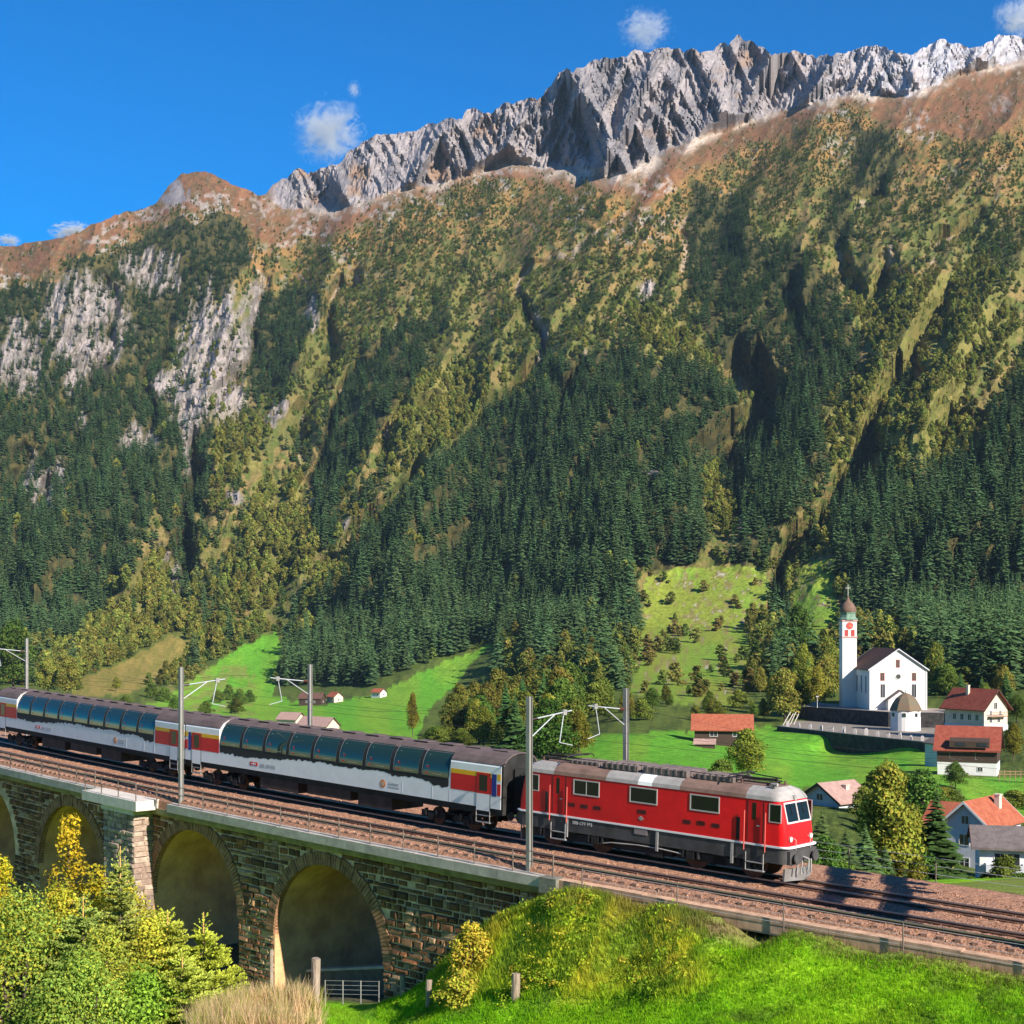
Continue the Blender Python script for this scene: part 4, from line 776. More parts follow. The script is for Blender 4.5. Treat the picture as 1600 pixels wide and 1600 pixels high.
def bogie(parent, xc, wb, rad, yo=.62, detail=1.10):
    b_ = MB(); b_.box(xc-wb/2-.75, xc+wb/2+.75, -detail, -detail+.14, .42, .74); b_.box(xc-wb/2-.75, xc+wb/2+.75, detail-.14, detail, .42, .74); b_.box(xc-.3, xc+.3, -detail, detail, .4, .8)
    for w_ in (-wb/2, wb/2):
        for sg in (-1, 1): b_.box(xc+w_-.2, xc+w_+.2, min(sg*detail, sg*(detail+.12)), max(sg*detail, sg*(detail+.12)), rad-.16, rad+.16); b_.tube((xc+w_-.38, sg*(detail+.02), .5), (xc+w_-.38, sg*(detail+.02), .85), .1, n=8); b_.tube((xc+w_+.38, sg*(detail+.02), .5), (xc+w_+.38, sg*(detail+.02), .85), .1, n=8)
    bo = b_.build('bogie', M_dark, parent)
    for w_ in (-wb/2, wb/2):
        wm = MB(); wm.tube((xc+w_, -yo-.07, rad), (xc+w_, -yo+.07, rad), rad, n=22); wm.tube((xc+w_, yo-.07, rad), (xc+w_, yo+.07, rad), rad, n=22); wm.tube((xc+w_, -yo, rad), (xc+w_, yo, rad), .09, n=8); wm.build('wheelset', M_rust, bo)
    return bo
bogie(loco, 3.95, 2.8, .62); bogie(loco, -3.95, 2.8, .62)
eq = MB(); eq.box(-1.6, 1.5, -1.05, 1.05, .38, .83); eq.box(.2, 1.1, -1.16, -1.0, .3, .8); eq.build('underfloor_box', M_dark, loco)
pp = MB(); pp.path([(2.1, -1.17, .62), (.9, -1.19, .70), (-.2, -1.19, .70), (-1.7, -1.17, .62), (-2.3, -1.16, .5)], .03); pp.build('brake_pipe', M_steel, loco)
# roof gear: resistor boxes, pantographs, insulators
ZR = ZT+.5
for x0, x1, h, w in ((2.4, 4.3, .2, .75), (-.3, 2.0, .26, .8), (-2.5, -.6, .24, .8), (-4.6, -2.9, .16, .6)):
    g_ = MB(); g_.box(x0, x1, -w, w, ZR-.02, ZR+h); 
    for q in range(6): xq = x0+(x1-x0)*(q+.5)/6; g_.box(xq-.05, xq+.05, -w-.02, w+.02, ZR+.02, ZR+h+.025)
    bev(g_.build('roof_box', paint('roof_box_grey', (.14, .11, .105), .8, .3), loco), .01)
for xc, dr in ((5.0, 1), (-5.2, -1)):
    p_ = empty('pantograph', (xc, 0, ZR), (0, 0, 0), loco)
    a = MB(); a.path([(-.9, -.5, .12), (.9, -.5, .12), (.9, .5, .12), (-.9, .5, .12), (-.9, -.5, .12)], .035)
    for x_ in (-.8, .8):
        for y_ in (-.45, .45): a.tube((x_, y_, -.05), (x_, y_, .12), .05, n=8)
    a.build('base_frame', M_dark, p_)
    a = MB(); a.tube((-.8*dr, 0, .16), (1.0*dr, 0, .24), .05); a.tube((1.0*dr, -.3, .26), (-.75*dr, -.55, .32), .025); a.tube((1.0*dr, .3, .26), (-.75*dr, .55, .32), .025); a.build('lower_arm', M_dark, p_)
    a = MB(); a.tube((-.78*dr, -.85, .36), (-.78*dr, .85, .36), .03); a.tube((-.60*dr, -.85, .36), (-.60*dr, .85, .36), .03); a.tube((-.78*dr, -.85, .36), (-.74*dr, -1.05, .24), .025); a.tube((-.78*dr, .85, .36), (-.74*dr, 1.05, .24), .025); a.build('collector_head', M_dark, p_)
for x_ in (6.1, 3.7+.9, 2.2, -.45, -2.7, -6.2):
    for y_ in (-.5, .45):
        a = MB()
        for q in range(4): a.tube((x_, y_, ZR-.1+.07*q), (x_, y_, ZR-.05+.07*q), .075, .05, n=8)
        a.build('insulator', M_insul, loco)
a = MB(); a.path([(6.1, -.5, ZR+.2), (4.6, -.5, ZR+.2), (2.2, -.5, ZR+.24), (-.45, -.5, ZR+.26), (-2.7, -.5, ZR+.24), (-6.2, -.5, ZR+.2)], .022); a.build('roof_cable', M_wire, loco)
a = MB(); a.tube((LH-.9, -.75, ZT+.42), (LH-.9, -.75, ZT+.62), .04); a.tube((LH-1.0, -.75, ZT+.62), (LH-.7, -.75, ZT+.62), .05, .08); a.build('horn', M_steel, loco)

# ================================================================== PANORAMA COACHES
PM = [(1.42, 1.36), (1.42, 2.45), (1.405, 2.75), (1.35, 3.05), (1.24, 3.34), (1.06, 3.58), (.86, 3.74)]       # side of the glazed part
def profp(z): zs = [q[1] for q in PM]; return float(np.interp(z, zs, [q[0] for q in PM]))
def offs(z, d):       # a point d metres outside the curved side
    y = profp(z); dy = (profp(z+.01)-profp(z-.01))/.02; n = Vector((1, -dy)).normalized(); return y+n.x*d, z+n.y*d
def make_coach():
    t = empty('panorama_coach'); HL = 13.03; G0, G1 = -9.6, 9.6
    roofp = [(.86, 3.74), (.55, 3.90), (.2, 3.98)]
    full = [(-y, z) for y, z in PM]+[(-y, z) for y, z in roofp]+[(y, z) for y, z in roofp[::-1]]+[(y, z) for y, z in PM[::-1]]
    sd = MB(); sd.prism(full, 'x', G0, G1); body = sd.build('body', M_white, t)
    rf = MB(); up = [(-y, z+.012) for y, z in ((1.0, 3.66), (.86, 3.745), (.55, 3.905), (.2, 3.985))]; up = up+[(-y, z) for y, z in up[::-1]]; low_ = [(y*.97, z-.05) for y, z in up[::-1]]; rf.prism(up+low_, 'x', G0, G1)
    ends = []
    EP = [(1.42, 1.36), (1.42, 3.34), (1.33, 3.52), (1.1, 3.74), (.7, 3.92), (.2, 4.0)]
    for sx in (-1, 1):
        m_ = MB(); pr = [(-y, z) for y, z in EP]+[(y, z) for y, z in EP[::-1]]; a, b = (G1, HL-.01) if sx > 0 else (-HL+.01, G0); m_.prism(pr, 'x', a, b); m_.build('vestibule', M_white, t)
        upE = [(-1.40, 3.44), (-1.34, 3.535), (-1.11, 3.756), (-.7, 3.935), (-.2, 4.014)]; upE = upE+[(-y, z) for y, z in upE[::-1]]; rf.prism(upE+[(y*.96, z-.06) for y, z in upE[::-1]], 'x', *((G1, HL+.13) if sx > 0 else (-HL-.13, G0)))
    rf.build('roof', M_croof, t)
    rb_ = MB()
    for q in range(14): x_ = -12.2+q*1.87; rb_.box(x_-.5, x_+.5, -.42, .42, 4.0, 4.035)
    rb_.build('roof_panel', M_croof, t)
    for sg in (-1, 1):
        # dark glazing band with its lower edge cut like a mountain skyline
        bd = MB(); rgx = random.Random(5); xs = np.arange(G0+.05, G1-.04, .11); zl = 2.27+.16*np.sin(xs*.35+1)+np.array([.17*(fbm(np.array([x*.9]), np.array([0.]), 4, 33)[0]-.5)*2 for x in xs]); zl = zl-.05+.11*(np.array([fbm(np.array([x*4.1]), np.array([3.]), 3, 35)[0] for x in xs])-.5)*2
        zlev = [2.45, 2.75, 3.05, 3.34, 3.58, 3.72]
        for (xa, za), (xb, zb_) in zip(zip(xs, zl), zip(xs[1:], zl[1:])):
            col_a = [(xa, sg*offs(z, .006)[0], offs(z, .006)[1]) for z in [za]+zlev]; col_b = [(xb, sg*offs(z, .006)[0], offs(z, .006)[1]) for z in [zb_]+zlev]
            bd.add(col_a+col_b, [(i, i+7, i+8, i+1) for i in range(6)])
        bd.build('glazing_band', M_black, t)
        WN = 9; wd = (G1-G0)/WN
        for i in range(WN):
            x0, x1 = G0+i*wd+.17, G0+(i+1)*wd-.17; zl2 = [2.5, 2.66, 2.85, 3.05, 3.22, 3.38, 3.52, 3.64, 3.71]; g_ = MB()
            V_ = [(x, sg*offs(z, .03)[0], offs(z, .03)[1]) for z in zl2 for x in (x0, x1)]; V2 = [(x, sg*offs(z, .002)[0], offs(z, .002)[1]) for z in zl2 for x in (x0, x1)]; n = len(zl2)
            g_.add(V_, [(2*k, 2*k+1, 2*k+3, 2*k+2) for k in range(n-1)], 0, True); g_.add(V_+V2, [(2*k, 2*k+2, 2*n+2*k+2, 2*n+2*k) for k in range(n-1)]+[(2*k+1, 2*k+3, 2*n+2*k+3, 2*n+2*k+1) for k in range(n-1)]+[(0, 1, 2*n+1, 2*n), (2*n-2, 2*n-1, 4*n-1, 4*n-2)], 1)
            wo_ = g_.build('window', [M_pano, M_black], t)
            ed = MB(); [ed.add([(x, sg*offs(z, .036)[0], offs(z, .036)[1]) for z in zl2 for x in (xe-.014, xe+.014)], [(2*k, 2*k+1, 2*k+3, 2*k+2) for k in range(n-1)]) for xe in (x0-.05,)]; ed.build('pane_edge', M_edge, wo_)
            hd = MB()       # red seat backs and pale table showing in the lower corner of the glass
            hd.add([(x, sg*offs(z, .034)[0], offs(z, .034)[1]) for x, z in ((x0+.16, 2.62), (x0+.36, 2.58), (x0+.44, 2.86), (x0+.38, 2.98), (x0+.24, 2.96))], [(0, 1, 2, 3, 4)]); hd.build('seat_back', M_seat, wo_)
            hd = MB(); hd.add([(x, sg*offs(z, .034)[0], offs(z, .034)[1]) for x, z in ((x0+.22, 3.0), (x0+.29, 3.0), (x0+.29, 3.5), (x0+.22, 3.5))], [(0, 1, 2, 3)]); hd.build('inner_pillar', M_pillar, wo_)
            hd = MB(); hd.box(x0+.7, x1-.45, min(sg*1.42, sg*1.452), max(sg*1.42, sg*1.452), 2.60, 2.615); hd.build('table_edge', M_pillar, wo_)
        for sx in (-1, 1):
            a, b = (G1+.02, HL-.62) if sx > 0 else (-HL+.62, G0-.02); y0, y1 = min(sg*1.40, sg*1.428), max(sg*1.40, sg*1.428)
            MB().box(a, b, y0, y1, 2.02, 2.80).build('red_panel', M_panel_red, t); MB().box(a, b, y0, y1, 2.803, 3.02).build('yellow_stripe', M_yel, t)
            dx0, dx1 = (HL-1.62, HL-.72) if sx > 0 else (-HL+.72, -HL+1.62); d_ = MB(); d_.box(dx0, dx1, min(sg*1.41, sg*1.436), max(sg*1.41, sg*1.436), 1.2, 2.0); d_.build('door_lower', M_white, t)
            dd = MB(); dd.box(dx0, dx1, min(sg*1.41, sg*1.436), max(sg*1.41, sg*1.436), 2.003, 3.0); dd = dd.build('door', M_panel_red, t); MB().box((dx0+dx1)/2-.26, (dx0+dx1)/2+.26, min(sg*1.42, sg*1.444), max(sg*1.42, sg*1.444), 2.15, 2.9).build('door_window', M_gls, dd)
            for q in (dx0-.012, dx1+.012): MB().box(q-.012, q+.012, min(sg*1.41, sg*1.438), max(sg*1.41, sg*1.438), 1.2, 3.0).build('door_seam', M_dark, dd)
            xx = sx*(HL-.46); bs = MB(); bs.box(xx-.15, xx+.15, min(sg*1.41, sg*1.43), max(sg*1.41, sg*1.43), 1.95, 3.0); bs.build('blue_stripe', M_blue, t)
            xx = sx*(HL-.14); 
            for z0, z1, mm in ((2.0, 2.55, M_panel_red), (2.72, 3.02, M_yel)): MB().box(xx-.12, xx+.12, min(sg*1.41, sg*1.43), max(sg*1.41, sg*1.43), z0, z1).build('corner_stripe', mm, t)
            st_ = MB(); st_.box(dx0, dx1, min(sg*1.1, sg*1.44), max(sg*1.1, sg*1.44), .62, .66); st_.box(dx0, dx1, min(sg*1.1, sg*1.42), max(sg*1.1, sg*1.42), .95, .99); st_.path([(dx0, sg*1.42, 1.2), (dx0, sg*1.42, .62)], .02); st_.path([(dx1, sg*1.42, 1.2), (dx1, sg*1.42, .62)], .02); st_.build('step', M_steel, t)
    # lettering and badges on the camera side
    lx = 6.75 if False else -5.85
    MB().box(28.7-35.34, 28.7-34.62, -1.432, -1.42, 1.62, 1.82).build('red_emblem', M_panel_red, t)
    e_ = MB(); ex = 28.7-34.98; e_.box(ex-.16, ex+.16, -1.437, -1.43, 1.695, 1.745); e_.box(ex-.03, ex+.03, -1.438, -1.43, 1.64, 1.80)
    for d_ in (-1, 1): e_.add([(ex+d_*.24, -1.437, 1.72), (ex+d_*.15, -1.437, 1.79), (ex+d_*.15, -1.437, 1.65)], [(0, 1, 2)])
    e_.build('emblem_arrows', M_white, t)
    text_part('SBB CFF FFS', .27, SIDE(28.7-34.4, 1.6, 1.428), M_conc_text, t)
    bd = MB(); bd.tube((28.7-24.05, -1.415, 1.74), (28.7-24.05, -1.432, 1.74), .21, n=18, smooth=False); bd.build('round_badge', M_orange, t); bd = MB(); bd.tube((28.7-24.05, -1.43, 1.74), (28.7-24.05, -1.436, 1.74), .12, n=14, smooth=False); bd.build('badge_centre', paint('badge_pale', (.62, .42, .28), .5), t)
    text_part('Gotthard', .2, SIDE(28.7-23.6, 1.74, 1.428), M_conc_text, t); text_part('Panorama Express', .11, SIDE(28.7-23.6, 1.6, 1.428), M_conc_text, t)
    seam = paint('seam_grey', (.5, .5, .52), .5)
    for xa, xb in ((6.1, 6.12), (8.3, 8.32), (9.55, 9.57)): MB().box(xa, xb, -1.428, -1.42, 1.4, 2.0).build('panel_seam', seam, t)
    # underframe, bogies, gangways
    u = MB(); u.box(-HL, HL, -1.36, 1.36, 1.05, 1.36); u.build('underframe', M_dark, t)
    u = MB(); u.box(-5.8, -2.4, -1.3, 1.3, .45, 1.05); u.box(-1.6, 2.0, -1.3, 1.3, .55, 1.05); u.box(2.6, 5.2, -1.28, 1.28, .42, 1.05); u.build('underfloor_box', paint('underfloor_brown', (.05, .038, .033), .8, .3), t)
    bogie(t, 9.4, 2.5, .46, .62, 1.22); bogie(t, -9.4, 2.5, .46, .62, 1.22)
    for sx in (-1, 1):
        g_ = MB(); a, b = sorted((sx*HL, sx*(HL+.12))); g_.prism([(-1.40, 1.1), (1.40, 1.1), (1.40, 3.34), (1.31, 3.52), (1.08, 3.73), (.7, 3.91), (-.7, 3.91), (-1.08, 3.73), (-1.31, 3.52), (-1.40, 3.34)], 'x', a, b); g_.build('end_wall', M_dark, t)
        g_ = MB()
        for q in range(3): a, b = sorted((sx*(HL+.12+.06*q), sx*(HL+.15+.06*q))); w_ = .62 if q % 2 else .66; g_.box(a, b, -w_, w_, 1.15, 3.25)
        g_.build('gangway', M_black, t)
        for y in (-.88, .88): bf = MB(); bf.tube((sx*HL, y, 1.05), (sx*(HL+.24), y, 1.05), .08, n=8); bf.tube((sx*(HL+.22), y, 1.05), (sx*(HL+.27), y, 1.05), .22, n=12); bf.build('buffer', M_frame, t)
    return t
M_edge = paint('pane_edge_grey', (.30, .31, .30), .4); M_pano = glassmat('panorama_glass', (.014, .036, .026), .03); M_pano.node_tree.nodes['Principled BSDF'].inputs['Specular IOR Level'].default_value = .55; M_seat = paint('red_seat', (.42, .015, .02), .6); M_pillar = paint('pale_interior', (.42, .40, .30), .6)
coach = make_coach(); coach.matrix_world = tframe(28.68, .2, 0) @ Matrix.Diagonal((1, .86, 1, 1)); tag(coach, 'white panorama coach with curved windows, coupled right behind the locomotive', 'railway coach', 'panorama coaches of the train')
c2 = copy_tree(coach); c2.matrix_world = tframe(54.75, .2, 0) @ Matrix.Diagonal((1, .86, 1, 1)); tag(c2, 'white panorama coach with curved windows, second behind the locomotive at left', 'railway coach', 'panorama coaches of the train')
gw = MB(); gw.box(-.36, .36, -.64, .64, 1.2, 3.2)

# ================================================================== VILLAGE AND CHURCH
M_plaster = mat('white_plaster', (.68, .66, .63), .85, var=.06, scale=.8, spec=.2); M_plaster_g = mat('grey_plaster', (.50, .51, .54), .9, var=.1, scale=.8); M_plaster_b = mat('beige_plaster', (.60, .47, .38), .9, var=.12, scale=1)
M_wood = mat('dark_timber', (.055, .032, .022), .85, var=.4, scale=3, stretch=(1, 1, 6)); M_wood_l = mat('warm_timber', (.25, .15, .09), .85, var=.3, scale=3)
def rooftiles(name, c, c2): return mat(name, c, .85, col2=c2, scale=1.3, bump=.05, bscale=5, spec=.15)
M_tile_r = rooftiles('red_roof_tiles', (.21, .046, .03), (.29, .08, .05)); M_tile_o = rooftiles('orange_roof_tiles', (.27, .068, .036), (.37, .12, .065)); M_tile_b = rooftiles('brown_roof_tiles', (.085, .045, .036), (.145, .075, .055)); M_tile_p = rooftiles('pinkish_roof_tiles', (.30, .185, .16), (.40, .26, .22)); M_tile_g = rooftiles('grey_roof_sheets', (.12, .095, .09), (.18, .15, .14))
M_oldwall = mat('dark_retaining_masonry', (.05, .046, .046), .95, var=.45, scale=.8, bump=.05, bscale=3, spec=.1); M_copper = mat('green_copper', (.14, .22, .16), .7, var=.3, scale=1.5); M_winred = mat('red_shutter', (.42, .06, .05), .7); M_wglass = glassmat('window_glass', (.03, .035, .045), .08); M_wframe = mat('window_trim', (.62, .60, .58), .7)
def window(parent, x, z, w, h, yf, frame=M_wframe, pane=M_wglass, M=None, shutters=None, arch=False):
    """on the wall plane y = yf (outside is -y), placed through M"""
    M = M or Matrix(); f = MB()
    f.box(x-w/2-.09, x+w/2+.09, yf-.06, yf+.02, z-.09, z, 0, M); f.box(x-w/2-.09, x+w/2+.09, yf-.06, yf+.02, z+h, z+h+.09, 0, M); f.box(x-w/2-.09, x-w/2, yf-.06, yf+.02, z, z+h, 0, M); f.box(x+w/2, x+w/2+.09, yf-.06, yf+.02, z, z+h, 0, M); f.box(x-.03, x+.03, yf-.05, yf+.02, z, z+h, 0, M)
    fo = f.build('window', frame, parent); MB().box(x-w/2, x+w/2, yf-.02, yf+.03, z, z+h, 0, M).build('pane', pane, fo)
    if shutters:
        for sg in (-1, 1): MB().box(x+sg*(w/2+.1+w*.25)-w*.22, x+sg*(w/2+.1+w*.25)+w*.22, yf-.07, yf-.01, z-.03, z+h+.03, 0, M).build('shutter', shutters, fo)
    return fo
RZ = lambda a: Matrix.Rotation(a, 4, 'Z')
SIDEM = {'front': Matrix(), 'left': RZ(-math.pi/2), 'right': RZ(math.pi/2), 'back': RZ(math.pi)}
def house(name, label, cat, loc, yaw, w, l, he, hr, wall, roofm, wins=(), base=None, over=.6, group=None, chim=(), gable=None, soffit=None, upper=None):
    """gable front of width w on local -y, ridge along y, eaves at he, ridge at hr; loc is the middle of the front wall's foot"""
    t = empty(name, loc, (0, 0, math.radians(yaw))); tag(t, label, cat, group)
    b = MB(); b.prism([(-w/2, -2.5), (w/2, -2.5), (w/2, he), (0, hr), (-w/2, he)], 'y', 0, l); b.build('wall', wall, t)
    if upper: zu = upper[0]; b = MB(); b.prism([(-w/2-.06, zu), (w/2+.06, zu), (w/2+.06, he-.02), (0, hr-.03), (-w/2-.06, he-.02)], 'y', -.06, l+.06); b.build('upper_wall', upper[1], t)
    if base: b = MB(); b.box(-w/2-.08, w/2+.08, -.08, l+.08, -2.5, base[0]); b.build('plinth', base[1], t)
    sl = (hr-he)/(w/2); r = MB()
    for sg in (-1, 1):
        xo = w/2+over; zo = he-over*sl; th = .22; r.prism([(0, hr+.03), (sg*xo, zo+.03), (sg*xo, zo+.03+th), (0, hr+.03+th*1.15)], 'y', -over, l+over)
    ro = r.build('roof', roofm, t)
    vb = MB()
    for yy in (-over-.05, l+over): 
        for sg in (-1, 1): xo = w/2+over; zo = he-over*sl; vb.prism([(0, hr-.02), (sg*xo, zo-.05), (sg*xo, zo+.27), (0, hr+.30)], 'y', yy, yy+.05)
    vb.build('verge_board', soffit or M_wood, ro)
    for cx_, cy_, ch in chim:
        c = MB(); c.box(cx_-.3, cx_+.3, cy_-.35, cy_+.35, he, hr+ch); c.box(cx_-.38, cx_+.38, cy_-.43, cy_+.43, hr+ch, hr+ch+.12); c.build('chimney', M_plaster_b, ro)
    for side, x, z, ww, hh, *opt in wins:
        if side == 'front': window(t, x, z, ww, hh, 0, *opt)
        elif side == 'left': window(t, x, z, ww, hh, -w/2, *opt, M=Matrix.Rotation(-math.pi/2, 4, 'Z'))
        else: window(t, x, z, ww, hh, -w/2, *opt, M=Matrix.Rotation(math.pi/2, 4, 'Z'))
    return t
# ---- the church
CD, CZ = 385, -11.0
ch = house('church', 'white village church with clock tower, onion dome and steep brown roof', 'church', ((1403.5-800)/F*CD, CD, CZ), 0, 14.8, 26, 10.5, 15.6, M_plaster, M_tile_b, over=.55, soffit=M_plaster_g,
           wins=[('front', -4.1, 7.6, .95, 1.9, M_winred), ('front', 4.1, 7.6, .95, 1.9, M_winred), ('front', -4.0, 3.2, 1.1, 3.4), ('front', 4.1, 3.2, 1.1, 3.4), ('front', -.1, 11.0, .85, 1.9, M_winred)]+[('left', -q, 4.2, 1.4, 4.4) for q in (4, 9, 14, 19)])
rw_ = MB(); rw_.tube((0, -.12, 8.6), (0, .05, 8.6), .85, n=20, smooth=False); o = rw_.build('rose_window', M_wframe, ch); MB().tube((0, -.15, 8.6), (0, .0, 8.6), .62, n=20, smooth=False).build('pane', M_wglass, o)
pj = MB(); pj.box(-7.46, -7.1, -.12, .3, -1, 10.4); pj.build('corner_pilaster', M_plaster, ch); pj = MB(); pj.box(7.1, 7.46, -.12, .3, -1, 10.4); pj.build('corner_pilaster', M_plaster, ch)
pr_ = MB(); pr_.prism([(-3.2, -1), (3.2, -1), (3.2, 2.6), (0, 4.9), (-3.2, 2.6)], 'y', -2.6, -.02); pr_.build('porch', M_plaster, ch); pr_ = MB(); [pr_.prism([(0, 4.95), (sg*3.7, 2.3), (sg*3.7, 2.55), (0, 5.25)], 'y', -2.9, -.02) for sg in (-1, 1)]; pr_.build('porch_roof', M_tile_g, ch)
tx = (1325-800)/F*402-(1403.5-800)/F*CD; TY = 17; th = 3.85/2; T0 = 23.2
tw = MB(); tw.box(tx-th, tx+th, TY-th, TY+th, -2, T0); two = tw.build('tower', M_plaster, ch)
for z in (18.6, 23.0): MB().box(tx-th-.18, tx+th+.18, TY-th-.18, TY+th+.18, z, z+.32).build('cornice', mat('pink_cornice_%d' % int(z) if False else 'pink_cornice', (.55, .30, .26), .8), two)
for dx in (-.85, .85): window(two, tx+dx, 19.1, .8, 1.5, TY-th, M_winred, M_winred)
ck = MB(); ck.tube((tx, TY-th-.1, 21.8), (tx, TY-th+.05, 21.8), .95, n=24, smooth=False); cko = ck.build('clock_face', mat('clock_red', (.50, .07, .06), .6), two)
ck = MB(); ck.tube((tx, TY-th-.12, 21.8), (tx+.1, TY-th-.12, 22.55), .05, n=5); ck.tube((tx, TY-th-.12, 21.8), (tx+.5, TY-th-.12, 21.6), .06, n=5); ck.build('clock_hands', mat('gilding', (.7, .5, .15), .4, metal=.5), cko)
def octring(r, z, n=8): return [(tx+r*math.cos(math.pi/8+2*math.pi*i/n)*1.0, TY+r*math.sin(math.pi/8+2*math.pi*i/n), z) for i in range(n)]
dm = MB(); dm.loft([octring(r, z) for r, z in ((2.55, 23.34), (2.55, 23.6), (2.1, 24.1), (1.95, 24.9), (2.05, 25.2), (2.1, 25.5))]); dm.build('copper_skirt', M_copper, two)
dm = MB(); dm.loft([octring(r, z, 12) for r, z in ((2.1, 25.5), (2.2, 25.9), (2.1, 26.6), (1.7, 27.4), (1.15, 28.1), (.6, 28.6), (.3, 29.2), (.3, 29.5), (.1, 29.9))], smooth=True); dm.build('onion_dome', mat('brown_shingle', (.15, .088, .06), .8, var=.3, scale=2), two)
cr = MB(); cr.tube((tx, TY, 29.8), (tx, TY, 33.0), .09, n=6); cr.tube((tx-.75, TY, 32.0), (tx+.75, TY, 32.0), .08, n=6); cr.build('cross', mat('pale_gilding', (.62, .58, .5), .4, metal=.4), two)
# ---- round chapel on the lower terrace
cp = empty('round_chapel', ((1415-800)/F*362, 362, -14.6)); tag(cp, 'small round white chapel with a domed roof in front of the church', 'chapel')
def ring(r, z, n=24): return [(r*math.cos(2*math.pi*i/n), r*math.sin(2*math.pi*i/n), z) for i in range(n)]
MB().loft([ring(3.55, -2), ring(3.55, 4.7)]).build('wall', M_plaster, cp)
for a in (200, 250, 300, 340):
    w_ = MB(); M = RZ(math.radians(a+90)); w_.box(-.4, .4, -3.62, -3.4, 3.3, 4.2, 0, M); w_.build('window', M_wglass, cp)
MB().loft([ring(3.95, 4.7, 8), ring(3.95, 4.9, 8), ring(3.3, 6.3, 8), ring(2.4, 7.7, 8), ring(1.2, 8.6, 8), ring(.25, 9.0, 8)]).build('roof', mat('mottled_dome_roof', (.17, .10, .06), .85, col2=(.12, .115, .075), scale=.5), cp)
k_ = MB(); k_.tube((0, 0, 8.9), (0, 0, 10.0), .12, .04, n=6); k_.build('finial', M_copper, cp)
# ---- retaining walls, terraces, gravestones
def wall_thing(name, label, pts, zt, depth, mat_, th=.7, coping=True):
    t = empty(name, (pts[0].x, pts[0].y, zt)); tag(t, label, 'wall'); inv = Matrix.Translation(-t.location)
    for a, b in zip(pts, pts[1:]):
        d = (b-a).normalized(); n = Vector((-d.y, d.x, 0))*th; m_ = MB(); za = Vector((0, 0, 1)); p = [a, b, b+n, a+n]
        m_.hexa([(q.x, q.y, zt-depth) for q in p]+[(q.x, q.y, zt) for q in p]); o = m_.build('masonry', mat_, t); o.matrix_parent_inverse = inv
        if coping: m_ = MB(); p = [a-n*.15, b-n*.15, b+n*1.15, a+n*1.15]; m_.hexa([(q.x, q.y, zt+.003) for q in p]+[(q.x, q.y, zt+.16) for q in p]); o = m_.build('coping', M_plaster_g if False else mat('dull_coping', (.14, .13, .13), .9), t); o.matrix_parent_inverse = inv
    return t
G2 = lambda p, d: Vector(((p-800)/F*d, d, 0))
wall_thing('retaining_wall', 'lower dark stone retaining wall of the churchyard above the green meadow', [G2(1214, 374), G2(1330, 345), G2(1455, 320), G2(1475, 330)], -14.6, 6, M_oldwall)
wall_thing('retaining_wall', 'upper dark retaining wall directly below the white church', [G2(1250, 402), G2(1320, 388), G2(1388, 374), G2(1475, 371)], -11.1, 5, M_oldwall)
tp = MB(); tp.add([(G2(p, d).x, G2(p, d).y, -14.75) for p, d in ((1216, 375), (1330, 346), (1455, 321), (1475, 331), (1475, 372), (1388, 375), (1320, 389), (1250, 403))], [tuple(range(8))]); tag(tp.build('churchyard_terrace', mat('gravel_terrace', (.20, .17, .14), .95, var=.3, scale=.6)), kind='structure')
tp = MB(); tp.add([(G2(p, d).x, G2(p, d).y, -11.05) for p, d in ((1252, 403), (1320, 389), (1388, 375), (1475, 372), (1480, 425), (1280, 430))], [tuple(range(6))]); tag(tp.build('church_terrace', mat('terrace_paving', (.30, .24, .20), .95, var=.2, scale=.6)), kind='structure')
gs = MB(); gs.prism([(-.3, -.2), (.3, -.2), (.3, .9), (.15, 1.15), (-.15, 1.15), (-.3, .9)], 'y', -.09, .09); gsm = gs.mesh('gravestone', mat('pale_gravestone', (.50, .44, .42), .8, var=.3, scale=1))
for i in range(26):
    f = (i % 13+.5)/13; p = 1222+f*228; d = np.interp(p, [1214, 1330, 1455], [374, 345, 320])+(2.2 if i < 13 else 6)+random.uniform(-.5, .5)
    o = link('gravestone', gsm); o.location = (G2(p, d).x, d, -14.7); o.rotation_euler = (0, 0, random.uniform(-.9, -.3)); s_c = random.uniform(.8, 1.35); o.scale = (s_c, s_c, s_c); tag(o, 'pale gravestone in the rows behind the lower churchyard wall', 'gravestone', 'gravestones of the churchyard')
# lamp post and a pale timber frame at the left end of the terraces
lp = empty('street_lamp', (G2(1277, 396).x, 396, -11.1)); tag(lp, 'small pale street lamp on the dark wall left of the church', 'lamp'); a = MB(); a.tube((0, 0, 0), (0, 0, 3.0), .09, .06, n=6); a.build('post', M_plaster_g, lp); a = MB(); a.box(-.35, .35, -.2, .2, 2.95, 3.15); a.build('head', M_plaster_g, lp)
tf = empty('timber_frame', (G2(1232, 384).x, 384, -14.7)); tag(tf, 'pale leaning timber frame at the left end of the churchyard', 'frame')
for q in range(4): a = MB(); a.tube((-1.5+q*.9, 0, -.4), (.6+q*.7, .4, 3.2-.5*(q % 2)), .13, n=6); a.build('beam', mat('weathered_beam', (.55, .48, .42), .85) if q == 0 else bpy.data.materials['weathered_beam'], tf)
